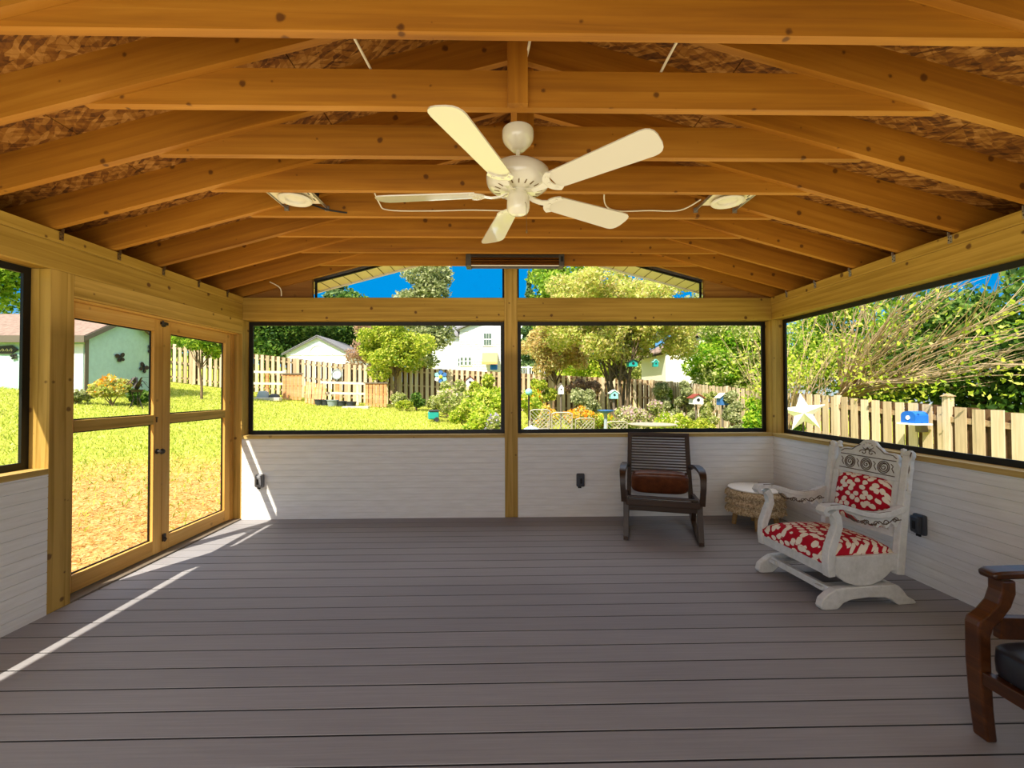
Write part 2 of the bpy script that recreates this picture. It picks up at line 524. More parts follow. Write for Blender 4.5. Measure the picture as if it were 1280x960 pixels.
# ------------------------------------------------------------------ camera
F, CX, CH, YAW, PITCH, ROLL = 540., -.0699, 1.3488, -.0189, .0159, -.0033
def cam_basis():
    cy, sy, cp, sp = math.cos(YAW), math.sin(YAW), math.cos(PITCH), math.sin(PITCH)
    f = V((-sy*cp, cy*cp, sp)); r = V((cy, sy, 0)); u = r.cross(f)
    c, s = math.cos(ROLL), math.sin(ROLL)
    return c*r + s*u, -s*r + c*u, f
CR, CU, CF = cam_basis()
def at(px, py, Y):
    """the point of the garden seen in this direction at depth Y (used to survey where things stand)"""
    d = CF + CR * ((px - 640) / F) - CU * ((py - 480) / F)
    return V((CX, 0, CH)) + d * (Y / d.y)
cam_d = bpy.data.cameras.new('camera'); cam = bpy.data.objects.new('camera', cam_d); COL.objects.link(cam)
mw = Matrix((CR, CU, -CF)).transposed().to_4x4(); mw.translation = (CX, 0, CH)
cam.matrix_world = mw
cam_d.sensor_width = 36; cam_d.lens = F / 1280 * 36; cam_d.clip_start = .05; cam_d.clip_end = 300
SC.camera = cam
# ------------------------------------------------------------------ porch shell
W, D, T = 2.843, 4.63, .14          # half width, back wall face, wall thickness
YB = -1.0                           # house wall behind the camera
BT, BB, PL = 2.355, 2.11, 2.279     # top plate top, beam bottom, plate / beam joint
SILL = .885
S = .27                             # roof slope
def under(x): return 2.365 + S * (W - abs(x))
RV = .19                            # rafter depth measured plumb

# deck: boards with real gaps
fl = MB(); P_ = .1445; y0 = 1.5843
k = int((YB - y0) / P_) - 1
while True:
    a = y0 + k * P_ + .0045; b = a + P_ - .009
    if a > D + T: break
    b = min(b, D + T + .01)
    z = -.0045
    x0, x1 = -W - T - .02, W + T + .02
    n = len(fl.v)
    # board with eased edges
    prof = [(a, -.025), (a, -.0015), (a + .0015, 0), (b - .0015, 0), (b, -.0015), (b, -.025)]
    fl.prism([(p[0], p[1]) for p in prof], (0, 0, 0), (0, 1, 0), (0, 0, 1), (1, 0, 0), x1 - x0)
    k += 1
floor = fl.build('floor', 'deck'); tag(floor, kind='structure')
sub = MB().box(-W - T, W + T, YB, D + T, -.24, -.0022).build('floor_gap_shade', 'dark'); tag(sub, kind='structure')  # deck frame block raised under the boards as dark shade in the gaps

# knee walls with shallow grooves every 64 mm
def wall_panel(name, L, mat='wall'):
    """panel in local x (length) / z, facing -y"""
    m = MB(); pitch = .0645; z = 0.; top = .85; pts = []
    while z < top - 1e-4:
        z2 = min(z + pitch, top)
        pts += [(0, z + .0026), (0, z2 - .0026), (.005, z2 - .0008), (.005, z2 + .0008)]
        z = z2
    pts = [(0, 0)] + pts[:-2] + [(0, top), (.03, top), (.03, 0)]
    m.prism([(y, q) for y, q in pts], (0, 0, 0), (0, 1, 0), (0, 0, 1), (1, 0, 0), L)
    return m
def put_wall(name, x0, x1, y, rz=0., loc=None):
    m = wall_panel(name, x1 - x0)
    o = m.build(name, 'wall'); o.location = loc or ((x0 + x1) / 2, y, 0); o.rotation_euler = (0, 0, rz)
    tag(o, kind='structure'); return o
PC0, PC1 = -.0615, .0782            # centre post
put_wall('wall_back', -W, PC0, D)
put_wall('wall_back', PC1, W, D)
put_wall('wall_right', 0, D - YB, 0, -PI/2, (W, (D + YB) / 2, 0))
put_wall('wall_left', 0, 2.69 - YB, 0, PI/2, (-W, (2.69 + YB) / 2, 0))
# outside faces of the knee walls
o = MB().box(-W - T, W + T, D + .06, D + T - .02, -.3, .85).build('wall_back', 'siding'); tag(o, kind='structure')
o = MB().box(W + .06, W + T - .02, YB, D + .06, -.3, .85).build('wall_right', 'siding'); tag(o, kind='structure')
o = MB().box(-W - T + .02, -W - .06, YB, 2.69, -.3, .85).build('wall_left', 'siding'); tag(o, kind='structure')
# house wall behind the camera
o = MB().box(-W - .3, W + 1.2, YB - .15, YB, -.6, 3.4).build('wall_rear', 'house_wall'); tag(o, kind='structure')

# sills
for nm, bx in (('back', (-W + .001, PC0, D - .012, D + T, .85, SILL)), ('back', (PC1, W - .001, D - .012, D + T, .85, SILL)),
               ('right', (W - .012, W + T, YB, D - .012, .85, SILL)), ('left', (-W - T, -W - .001, YB, 2.69, .85, SILL))):
    o = obox('trim_' + nm, 'sill', *bx); tag(o, kind='structure')

# posts
def post(lab, x0, x1, y0_, y1_, z1, z0=0.):
    o = obox('support_post', 'post', x0, x1, y0_, y1_, z0, z1, bevel=.004)
    return tag(o, lab, 'post')
post('square wooden post between the two back screens, rising to the gable', PC0, PC1, D, D + T, 3.05)
post('square wooden corner post where the back knee wall meets the screen doors', -W - T, -W, D, D + T, BB)
post('square wooden corner post behind the white carved rocker, between back and right screens', W, W + T, D, D + T, BB)
post('square wooden post at the near side of the screen doors, with dark knots', -W - T, -W, 2.69, 2.835, BB)

# beams and plates (each a length of lumber)
def beam(name, lab, cat, bx, mat='beam'):
    o = obox(name, mat, *bx, bevel=.003); return tag(o, lab, cat)
beam('wooden_beam', 'long treated wood beam above the screen doors', 'beam', (-W - T, -W, YB, D + T, BB, PL))
beam('wooden_beam', 'long treated wood beam above the right screen opening', 'beam', (W, W + T, YB, D + T, BB, PL))
beam('top_plate', 'wooden top plate carrying the rafters above the screen doors', 'plate', (-W - T, -W + .004, YB, D + T, PL + .001, BT))
beam('top_plate', 'wooden top plate carrying the rafters on the right, with metal clips', 'plate', (W - .004, W + T, YB, D + T, PL + .001, BT))
beam('wooden_beam', 'knotty wood beam over the back screen that shows the lawn', 'beam', (-W, PC0, D, D + T, BB, BT - .005))
beam('wooden_beam', 'knotty wood beam over the back screen behind the slatted rocker', 'beam', (PC1, W, D, D + T, BB, BT - .005))
beam('door_header', 'wide rough wood header board right above the screen doors', 'board', (-W - .04, -W, 2.835, D, 1.963, BB), 'post')
for nm, bx in (('left', (-W - T, -W - .04, 2.835, D, 1.951, 2.09)),):
    o = obox('trim_' + nm, 'door', *bx); tag(o, kind='structure')
o = obox('trim_left', 'door', -W - .125, -W - .085, 4.585, D, 0, 1.96); tag(o, kind='structure')
o = obox('trim_left', 'greytrim', -W - T, -W - .0, 2.835, D, -.02, .012); tag(o, kind='structure')

# screened openings: black channel frame + fine screen
def window(no, corners, nrm, w=.042, t=.018):
    """corners: outline of the opening in order; frame drawn inside it"""
    r = struct('window_%d' % no)
    C = [V(c) for c in corners]; n = V(nrm); k = len(C)
    cen = sum(C, V()) / k
    m = MB(); inner = []
    for i in range(k):
        a, b, c = C[i-1], C[i], C[(i+1) % k]
        d1 = (b - a).normalized(); d2 = (c - b).normalized()
        n1 = n.cross(d1); n2 = n.cross(d2)
        if n1.dot(cen - b) < 0: n1 = -n1
        if n2.dot(cen - b) < 0: n2 = -n2
        den = 1 + n1.dot(n2)
        inner.append(b + (n1 + n2) * (w / den))
    vs = []
    for s in (-.5, .5):
        vs += [p + n * (t * s) for p in C] + [p + n * (t * s) for p in inner]
    fs = []
    for i in range(k):
        j = (i + 1) % k
        fs += [(i, j, k+j, k+i), (2*k+i, 3*k+i, 3*k+j, 2*k+j), (k+i, k+j, 3*k+j, 3*k+i), (i, 2*k+i, 2*k+j, j)]
    m.add(vs, fs).build('frame', 'black', r)
    MB().add([p for p in inner], [tuple(range(k))]).build('screen', 'screen', r)
    return r
yo = D + T - .012
window(1, [(-W, yo, SILL), (PC0, yo, SILL), (PC0, yo, BB), (-W, yo, BB)], (0, 1, 0))
window(2, [(PC1, yo, SILL), (W, yo, SILL), (W, yo, BB), (PC1, yo, BB)], (0, 1, 0))
xo = W + T - .012
window(3, [(xo, D, SILL), (xo, YB, SILL), (xo, YB, BB), (xo, D, BB)], (1, 0, 0))
window(4, [(-xo, YB, SILL), (-xo, 2.69, SILL), (-xo, 2.69, BB), (-xo, YB, BB)], (1, 0, 0))
GX = 2.135
window(5, [(-GX, yo, BT), (PC0, yo, BT), (PC0, yo, under(PC0) - .01), (-GX, yo, under(GX))], (0, 1, 0), .022)
window(6, [(PC1, yo, BT), (GX, yo, BT), (GX, yo, under(GX)), (PC1, yo, under(PC1) - .01)], (0, 1, 0), .022)
# small triangles closing the gable corners
for sg in (-1, 1):
    m = MB().prism([(sg * GX, BT), (sg * (W + T), BT), (sg * (W + T), under(W + T) + .1), (sg * GX, under(GX) + .1)], (0, D + .075, 0), (1, 0, 0), (0, 0, 1), (0, 1, 0), .05)
    o = m.build('wall_back', 'shade_panel'); tag(o, kind='structure')

# screen doors
XD = -W - .088
def screen_door(no, ya, yb, hinge_far):
    r = struct('door_%d' % no)
    x0, x1 = XD - .038, XD
    zt, zb, st = 1.95, .02, .085
    zr = 1.085
    obox('stile', 'door', x0, x1, ya, ya + st, zb, zt, r, .002)
    obox('stile', 'door', x0, x1, yb - st, yb, zb, zt, r, .002)
    obox('rail', 'door', x0, x1, ya + st, yb - st, zt - .10, zt, r, .002)
    obox('rail', 'post', x0, x1, ya + st, yb - st, zr, zr + .075, r, .002)
    obox('rail', 'door', x0, x1, ya + st, yb - st, zb, zb + .115, r, .002)
    xm = (x0 + x1) / 2 - .012
    for za, zc in ((zb + .115, zr), (zr + .075, zt - .10)):
        m = MB(); w = .010
        m.box(xm-.004, xm+.004, ya+st, ya+st+w, za, zc).box(xm-.004, xm+.004, yb-st-w, yb-st, za, zc)
        m.box(xm-.004, xm+.004, ya+st, yb-st, za, za+w).box(xm-.004, xm+.004, ya+st, yb-st, zc-w, zc)
        m.build('spline', 'black', r)
        MB().add([(xm, ya+st, za), (xm, yb-st, za), (xm, yb-st, zc), (xm, ya+st, zc)], [(0, 1, 2, 3)]).build('screen', 'screen', r)
    return r
YM = 3.675
d1 = screen_door(1, 2.845, YM - .002, False)
d2 = screen_door(2, YM + .002, 4.578, True)
# door furniture
m = MB().lathe([(.018, 0), (.022, .004), (.022, .008), (.009, .012), (.009, .03), (.021, .036), (.024, .048), (.017, .06), (.0, .062)], (XD, YM - .055, .86), 20, True, (1, 0, 0))
m.build('knob', 'darkmetal', d1, 40)
m = MB().bar((XD + .006, YM - .03, 1.925), (XD + .006, YM + .045, 1.925), .022, .012).bar((XD + .016, YM - .02, 1.90), (XD + .016, YM - .02, 1.945), .012, .01)
m.lathe([(.012, 0), (.012, .02)], (XD + .006, YM - .01, 1.905), 12, True, (1, 0, 0)).build('latch', 'darkmetal', d1)
m = MB().bar((XD + .006, YM + .025, .10), (XD + .006, YM + .025, .16), .03, .012, (0, 1, 0)).tube([(XD + .014, YM + .025, .13), (XD + .03, YM + .02, .12), (XD + .03, YM + .0, .105)], .006, 8)
m.build('latch', 'darkmetal', d2)
m = MB().tube([(XD + .004, YM - .06, 1.10), (XD + .004, YM - .06, 1.135)], .004, 6).tube([(XD + .004, YM - .07, 1.14), (XD + .004, YM - .05, 1.14)], .004, 6)
m.build('hook', 'darkmetal', d1)

# ------------------------------------------------------------------ roof
CE = MB()
cth = math.atan(S); csl = math.cos(cth)
EAVE = W + .469
for sg in (-1, 1):
    # sheathing sheets with 4 mm joints
    xs = [.02, 1.14, 2.3, EAVE]
    ys = [YB, .35, 2.79, D + .45]
    for i in range(3):
        for j in range(3):
            xa, xb = xs[i] + (.003 if i else 0), xs[i+1] - .003
            za, zb = under(xa) + RV, under(xb) + RV
            ya, yb = ys[j] + .003, ys[j+1] - .003
            vs = []
            for dz in (0, .012):
                vs += [(sg*xa, ya, za+dz), (sg*xb, ya, zb+dz), (sg*xb, yb, zb+dz), (sg*xa, yb, za+dz)]
            CE.add(vs, [(0, 1, 2, 3), (7, 6, 5, 4), (0, 4, 5, 1), (1, 5, 6, 2), (2, 6, 7, 3), (3, 7, 4, 0)])
ceil_o = CE.build('ceiling', 'osb'); tag(ceil_o, kind='structure')
RF = MB()
for sg in (-1, 1):
    za, zb = under(0) + RV + .013, under(EAVE + .03) + RV + .013
    vs = [(0, YB, za), (sg*(EAVE+.03), YB, zb), (sg*(EAVE+.03), D+.48, zb), (0, D+.48, za)]
    RF.add(vs + [(a, b, c + .02) for a, b, c in vs], [(0, 1, 2, 3), (7, 6, 5, 4), (0, 4, 5, 1), (1, 5, 6, 2), (2, 6, 7, 3), (3, 7, 4, 0)])
rf = RF.build('roof', 'shingle'); tag(rf, kind='structure')
# eaves: fascia, level soffit; gable overhang with slatted soffit following the slope
for sg, nm in ((-1, 'left'), (1, 'right')):
    x0, x1 = sorted((sg * EAVE, sg * (EAVE + .025)))
    o = obox('trim_' + nm, 'whitepaint', x0, x1, YB, D + .48, 2.24, under(EAVE) + RV); tag(o, kind='structure')
    x0, x1 = sorted((sg * (W + T), sg * EAVE))
    o = obox('trim_' + nm, 'soffit', x0, x1, YB, D + .46, 2.262, 2.275); tag(o, kind='structure')
    m = MB(); ms = MB()
    xa, xb = 0.0, W + T
    za, zb = under(xa) - .005, under(xb) - .005
    vs = [(sg*xa, D+T, za), (sg*xb, D+T, zb), (sg*xb, D+.46, zb), (sg*xa, D+.46, za)]
    m.add(vs + [(a, b, c + .012) for a, b, c in vs], [(0, 1, 2, 3), (7, 6, 5, 4), (0, 4, 5, 1), (1, 5, 6, 2), (2, 6, 7, 3), (3, 7, 4, 0)])
    o = m.build('trim_back', 'soffit'); tag(o, kind='structure')
    x = .1
    while x < xb:
        z = under(x) - .0065
        ms.bar((sg*x, D+T, z), (sg*x, D+.455, z), .003, .010)
        x += .125
    ms.build('seam', 'seam', o)
    o = board('trim_back', 'whitepaint', (0, D + .47, under(0) + .09), (sg * (EAVE + .02), D + .47, under(EAVE) + .09), .22, .024); tag(o, kind='structure')

rid = obox('ridge_board', 'pine', -.019, .019, YB, D + .44, 3.085, 3.315); tag(rid, 'long ridge board where the two roof slopes meet', 'board')

# rafters and collar ties, 16 inches apart
TB = 2.6215
NEAR = {}
for k in range(-5, 8):
    yb = 1.551 + k * .4064
    seen = k >= -1
    for sg, side in ((-1, 'left'), (1, 'right')):
        if k < -1 and k % 2: continue
        y = yb - .057
        xo_ = EAVE - .01
        a = V((sg * xo_, y, under(xo_) + RV / 2)); b = V((sg * .02, y, under(.02) + RV / 2))
        o = board('rafter', 'pine', a, b, RV * csl, .037)
        tag(o, 'wooden rafter on the %s roof slope, %s' % (side, ('%s rafter counted from the camera' % ORD[k + 1]) if seen else 'behind the camera, %s back' % ORD[-k - 2]), 'rafter', 'rafters on the %s roof slope' % side)
    if k < -1 and k % 2: continue
    h = .167
    poly = [(-1.925, -h/2), (1.925, -h/2), (1.895, h/2), (-1.895, h/2)]
    o = board('collar_tie', 'pine', (-2, yb - .019, TB + h/2), (2, yb - .019, TB + h/2), h, .0375, poly=poly)
    tag(o, 'horizontal wooden collar tie under the roof, %s' % (('%s tie counted from the camera' % ORD[k + 1]) if seen else 'behind the camera, %s back' % ORD[-k - 2]), 'collar tie', 'collar ties')
# gable rafters in the back wall plane
for sg, side in ((-1, 'left'), (1, 'right')):
    a = V((sg * (EAVE - .01), D + .03, under(EAVE - .01) + RV / 2)); b = V((sg * .02, D + .03, under(.02) + RV / 2))
    o = board('rafter', 'pine', a, b, RV * csl, .037)
    tag(o, 'end rafter of the %s roof slope, over the gable screen' % side, 'rafter', 'rafters on the %s roof slope' % side)
# short uprights hanging from the ridge
for k, lab in ((1, 'short upright block from the ridge to the second collar tie'), (2, 'short upright block behind the fan rod at the third collar tie')):
    yf = 1.551 + k * .4064 - .0385
    x = -.005 if k == 1 else .05
    o = obox('king_post', 'pine', x - .045, x + .045, yf - .036, yf, TB - .004 if k == 1 else TB + .04, 3.08); tag(o, lab, 'upright block')

# rafter clips
for sg, side in ((-1, 'left'), (1, 'right')):
    for k in range(1, 8):
        yb = 1.551 + k * .4064 - .057
        t = thing('rafter_clip', '%s metal rafter clip on the %s plate, at the %s rafter from the camera' % ('galvanised' if side == 'right' else 'dimly lit', side, ORD[k + 1]), 'bracket', (sg * W, yb + .03, PL), 0, 'metal rafter clips on the %s plate' % side)
        m = MB()
        x = -sg * .006
        m.cbox((x, 0, .046), (.003, .026, .05)).cbox((x - sg*.008, .0, .078), (.016, .003, .03)).cbox((x, .009, .078), (.003, .010, .03))
        m.build('clip_plate', 'metal' if side == 'right' else 'brass', t)  # left clips take a darker metal, their dim light put into the colour
        m = MB()
        for (yy, zz) in ((-.008, .03), (.007, .042), (-.006, .056), (.008, .064)):
            m.lathe([(.004, 0), (.003, .003)], (x - sg * .0015, yy, zz), 6, True, (-sg, 0, 0))
        m.build('nail', 'darkmetal', t)

# ------------------------------------------------------------------ ceiling fan
FX, FY, FZ = .002, 2.07, 2.30
fan = thing('ceiling_fan', 'cream white five blade ceiling fan hanging from the roof ties', 'ceiling fan', (FX, FY, FZ))
MB().lathe([(.0, .308), (.074, .308), (.077, .298), (.076, .272), (.072, .257), (.063, .243), (.05, .230), (.039, .218), (.028, .209), (.0, .206)][::-1], n=32).build('canopy', 'fanwhite', fan, 50)
MB().box(-.045, .045, -.035, .035, .308, .325).build('mount_box', 'dark', fan)
MB().lathe([(.011, .13), (.011, .31)], n=16).build('downrod', 'fanwhite', fan, 50)
MB().lathe([(.0, .012), (.085, .012), (.118, .018), (.142, .032), (.152, .05), (.155, .075), (.151, .098), (.138, .112), (.105, .124), (.065, .132), (.038, .15), (.022, .158), (.0, .16)], n=48).build('motor', 'fanwhite', fan, 40)
m = MB()
for i in range(20):
    a = 2 * PI * i / 20
    m.bar((.09*math.cos(a), .09*math.sin(a), .0125), (.116*math.cos(a), .116*math.sin(a), .018), .004, .005)
vo = m.build('vent_slots', 'brass', fan); tag(vo, kind='stuff')
MB().lathe([(.0, -.10), (.03, -.10), (.045, -.094), (.052, -.082), (.055, -.07), (.055, -.02), (.05, -.012), (.045, .0), (.045, .012), (.0, .012)], n=40).build('switch_cup', 'fanwhite', fan, 40)
MB().tube([(.03, -.045, -.06), (.036, -.06, -.075), (.037, -.062, -.2)], .0012, 5).lathe([(.0, -.215), (.004, -.21), (.004, -.2), (.0, -.198)], (.037, -.062, 0), 8).build('pull_chain', 'brass', fan)
th0 = -1.985
for i in range(5):
    a = th0 + i * 2 * PI / 5
    rotm = Matrix.Rotation(a, 4, 'Z') @ Matrix.Translation((0, 0, 0)) @ Matrix.Rotation(math.radians(-13), 4, 'X')
    # blade: plan outline, rounded outer corners
    out = []
    r0, r1 = .205, .70
    w0, w1 = .056, .074
    N = 10
    for j in range(N + 1):
        s = j / N; out.append((r0 + (r1 - .055 - r0) * s, -(w0 + (w1 - w0) * s)))
    for j in range(1, 9):
        t_ = -PI/2 + PI * j / 9
        out.append((r1 - .055 + .055 * math.cos(t_) ** .8, w1 * math.copysign(abs(math.sin(t_)) ** .7, math.sin(t_))))
    for j in range(N + 1):
        s = 1 - j / N; out.append((r0 + (r1 - .055 - r0) * s, (w0 + (w1 - w0) * s)))
    m = MB().prism(out, (0, 0, 0), (1, 0, 0), (0, 1, 0), (0, 0, 1), .006)
    bl = m.build('blade', 'blade_white', fan); bl.matrix_local = rotm
    # blade iron: arm with a crescent that clasps the blade root
    m = MB()
    m.sweep([(.05, 0, .004), (.09, 0, -.012), (.13, 0, -.014), (.165, 0, -.008)], (0, 1, 0), [.022, .026, .03, .04], .006)
    cres = []
    for j in range(13):
        t_ = -1.15 + 2.3 * j / 12; cres.append((.245 - .085 * math.cos(t_), .072 * math.sin(t_)))
    for j in range(13):
        t_ = 1.1 - 2.2 * j / 12; cres.append((.262 - .065 * math.cos(t_), .058 * math.sin(t_)))
    m.prism(cres, (0, 0, -.006), (1, 0, 0), (0, 1, 0), (0, 0, 1), .007)
    for (r_, q) in ((.185, 0), (.20, -.04), (.20, .04)):
        m.lathe([(.007, -.013), (.006, -.006)], (r_, q, 0), 8)
    br = m.build('blade_iron', 'fanwhite', fan); br.matrix_local = rotm

# ------------------------------------------------------------------ heater, lights, cables
ht = thing('infrared_heater', 'long grey infrared patio heater mounted under the back collar tie', 'heater', (.045, 4.30, 2.64))
m = MB()
L2 = .485
# a trough reflector between two end caps
prof = [(.045, .062), (-.045, .062), (-.06, .03), (-.052, .025), (-.04, .05), (.035, .05), (.048, -.045), (.055, -.055), (.06, -.04)]
m.prism(prof, (0, 0, 0), (0, 1, 0), (0, 0, 1), (1, 0, 0), 2 * L2 - .05).build('housing', 'heater', ht)
m = MB()
pr = []
for j in range(9):
    t_ = PI * j / 8; pr.append((.038 * math.cos(t_) - .0, .012 + .034 * math.sin(t_)))
pr2 = [(a * .96, b - .003) for a, b in pr[::-1]]
m.prism(pr + pr2, (0, 0, -.012), (0, 1, 0), (0, 0, 1), (1, 0, 0), 2 * L2 - .06).build('reflector', 'steel', ht)
MB().prism([(-.058, -.05), (-.05, -.058), (-.046, -.05), (-.052, .03), (-.058, .03)], (0, 0, 0), (0, 1, 0), (0, 0, 1), (1, 0, 0), 2 * L2 - .05).build('louvre', 'steel', ht)
m = MB()
for z_ in (-.02, .005, .024):
    m.bar((-L2 + .03, -.056, z_), (L2 - .03, -.056, z_), .006, .004)
m.build('grille', 'darkmetal', ht)
for sg in (-1, 1):
    MB().cbox((sg * (L2 - .025), 0, 0), (.055, .125, .128)).build('end_cap', 'heater', ht, bevel=.008)
    MB().cbox((sg * .3, .055, .03), (.03, .02, .06)).build('mount_bracket', 'darkmetal', ht)
MB().cbox((L2 - .022, -.064, .01), (.026, .004, .05)).build('switch', 'dark', ht)

def can_light(lab, x, y, mir, grp='recessed lights between the collar ties'):
    t = thing('recessed_light', lab, 'ceiling light', (x, y, TB + .035), 0, grp)
    MB().lathe([(.088, .012), (.105, .006), (.108, 0), (.102, -.006), (.09, -.008), (.066, .0), (.062, .012), (.05, .018), (0, .018)], n=40).build('trim_ring', 'whitetrim', t, 40)
    MB().lathe([(.0, .014), (.05, .013), (.058, .016)], n=32, cap=False).build('lens', 'fanwhite', t, 40)
    MB().lathe([(.085, .022), (.085, .12), (0, .12)], n=32).build('housing', 'darkmetal', t, 40)
    m = MB()
    m.box(-.14, .15, -.10, .10, .019, .0215)
    m.build('mounting_plate', 'holeplate', t)
    m = MB()
    for i in range(4):
        for j in range(3):
            m.lathe([(.005, .017), (.005, .0187)], (mir * (.115 + .02 * (i % 2)) , -.07 + .045 * i + .012 * j, 0), 6)
    m.build('plate_hole', 'dark', t)
    for q in (-.145, .145):
        MB().bar((q, -.185, .02), (q, .182, .02), .022, .004, (0, 0, 1)).cbox((q, .176, .016), (.03, .012, .034)).cbox((q, -.18, .016), (.03, .012, .034)).build('hanger_bar', 'metal', t)
    MB().box(.09 * mir - .035, .09 * mir + .035, .02, .085, .03, .10).build('junction_box', 'dark', t)
    return t
can_light('white recessed light with hanger bars, nearer the screen doors', -1.49, 2.957, 1)
can_light('white recessed light with hanger bars, nearer the right opening', 1.49, 2.957, 1)

def cable(lab, pts, r=.005, mat='cable', nm='electrical_cable'):
    P = [V(p) for p in pts]; out = []
    for i in range(len(P) - 1):
        p0, p1, p2, p3 = P[max(i-1, 0)], P[i], P[i+1], P[min(i+2, len(P)-1)]
        for j in range(6):
            t_ = j / 6
            out.append(.5 * ((2*p1) + (p2-p0)*t_ + (2*p0-5*p1+4*p2-p3)*t_*t_ + (3*p1-p0-3*p2+p3)*t_**3))
    out.append(P[-1])
    return tag(MB().tube(out, r, 6).build(nm, mat, smooth=60), lab, 'cable')
yf5 = 1.551 + 4*.4064 - .0385 - .006
cable('thin white cable looping along the fifth collar tie left of the fan', [(-.97, yf5 - .30, 2.80), (-.96, yf5 - .04, 2.70), (-.90, yf5, 2.665), (-.6, yf5, 2.66), (-.3, yf5, 2.667), (.05, yf5, 2.66)])
cable('thin white cable looping along the fifth collar tie right of the fan', [(.62, yf5 - .30, 2.80), (.66, yf5 - .05, 2.71), (.76, yf5, 2.668), (1.0, yf5, 2.67), (1.22, yf5 - .02, 2.665), (1.33, yf5 - .12, 2.70)])
cable('white cable strung up to the roof beside the fan mount', [(.035, 1.99, 2.66), (.028, 1.93, 2.8), (.05, 1.86, 2.9), (.04, 1.85, 3.06)], .006)
yf2 = 1.551 + .4064
cable('white cable crossing to the roof deck left of the centre uprights', [(-.70, yf2 - .42, 2.80), (-.68, yf2 - .2, 2.80), (-.665, yf2 - .02, 2.80)], .006)
cable('white cable crossing to the roof deck right of the centre uprights', [(.67, yf2 - .42, 2.80), (.655, yf2 - .2, 2.80), (.65, yf2 - .02, 2.80)], .006)
cable('white cable hanging at the gable corner by the screen doors', [(-2.52, 4.56, 2.50), (-2.46, 4.57, 2.47), (-2.42, 4.585, 2.43), (-2.42, 4.60, 2.36)], .006)
cable('dark cable running along the sixth collar tie beside the recessed light', [(-1.9, 3.12, 2.72), (-1.72, 3.13, 2.69), (-1.5, 3.12, 2.705), (-1.34, 3.12, 2.66), (-1.2, 3.125, 2.64)], .006, 'dark')

# ------------------------------------------------------------------ outlets
def outlet(lab, loc, rz, mat):
    t = thing('outlet_box', lab, 'outlet', loc, rz)
    MB().box(-.043, .043, -.035, 0, -.07, .07).build('cover', mat, t, bevel=.012)
    MB().box(-.036, .036, -.062, -.034, -.058, .06).build('lid', mat, t, bevel=.014)
    MB().box(-.011, .011, -.0645, -.061, -.03, .025).build('window', 'dark', t)
    m = MB()
    for q in (-.018, .0): m.lathe([(.008, -.085), (.008, -.068)], (q, -.02, 0), 8)
    m.build('cord_gap', 'dark', t)
outlet('light grey outdoor outlet cover on the sunlit end of the back wall', (-2.641, D, .41), 0, 'greybox')
outlet('dark grey outdoor outlet cover on the back wall beside the slatted rocker', (.745, D, .395), 0, 'dgreybox')
outlet('dark grey outdoor outlet cover on the right wall behind the carved rocker', (W, 2.971, .41), -PI/2, 'dgreybox')
# ------------------------------------------------------------------ slatted rocking chair
rc = thing('rocking_chair', 'dark brown slatted wooden rocking chair against the back wall', 'chair', (1.345, 3.86, 0), math.radians(-17))
X_ = (1, 0, 0)
for sg in (-1, 1):
    x = sg * .315
    path = []
    for j in range(15):
        y = -.07 + .80 * j / 14
        path.append((x, y, .016 + .30 * max(0, y - .10) ** 2 + .30 * max(0, .02 - y) ** 2 * 2))
    MB().sweep(path, X_, .042, .03).build('runner', 'dkwood', rc, 40)
    MB().sweep([(x, -.035, .025), (x, -.01, .13), (x, .02, .24), (x, .045, .345)], X_, .045, [.055, .05, .05, .055]).build('leg', 'dkwood', rc, 40)
    MB().sweep([(x, .50, .065), (x, .46, .17), (x, .43, .30)], X_, .042, [.05, .045, .05]).build('leg', 'dkwood', rc, 40)
    MB().sweep([(x, .0, .335), (x, .25, .315), (x, .52, .295)], X_, .03, .06).build('side_rail', 'dkwood', rc, 40)
    # bent arm flowing down into the front of the seat
    MB().sweep([(sg*.300, .60, .56), (sg*.312, .50, .60), (sg*.325, .36, .622), (sg*.335, .20, .628), (sg*.34, .08, .622), (sg*.342, .015, .60), (sg*.342, -.015, .56), (sg*.34, -.02, .48), (sg*.335, -.012, .40), (sg*.33, -.0, .335)],
               X_, [.04, .05, .058, .062, .06, .055, .05, .046, .046, .05], [.028] * 10).build('armrest', 'dkwood', rc, 40)
    MB().sweep([(sg*.295, .49, .27), (sg*.292, .55, .42), (sg*.288, .615, .60), (sg*.285, .665, .76), (sg*.283, .70, .90)], X_, .042, [.045, .042, .04, .038, .036]).build('back_post', 'dkwood', rc, 40)
MB().bar((-.31, -.005, .335), (.31, -.005, .335), .055, .03).build('front_rail', 'dkwood', rc, bevel=.004)
MB().bar((-.30, .03, .285), (.30, .03, .285), .045, .02).build('apron', 'dkwood', rc)
MB().bar((-.29, .45, .16), (.29, .45, .16), .035, .025).build('stretcher', 'dkwood', rc)
m = MB()
for j in range(11):
    y = .018 + .044 * j
    z = .372 - .07 * (j / 10) + .012 * math.cos(j / 10 * PI) - .01
    m.bar((-.30, y, z), (.30, y, z), .016, .033, (0, .1, 1))
m.build('seat_slats', 'dkwood', rc, bevel=.003)
bp = [(.535, .36), (.55, .42), (.615, .60), (.665, .76), (.70, .90)]
def bpos(z):
    for (ya, za), (yb, zb) in zip(bp, bp[1:]):
        if z <= zb: return ya + (yb - ya) * (z - za) / (zb - za)
    return bp[-1][0]
m = MB(); z = .375
while z < .865:
    y = bpos(z) - .012
    m.bar((-.275, y, z), (.275, y, z), .0135, .009, (0, .3, 1)); z += .0272
m.build('back_slats', 'dkwood', rc, bevel=.003)
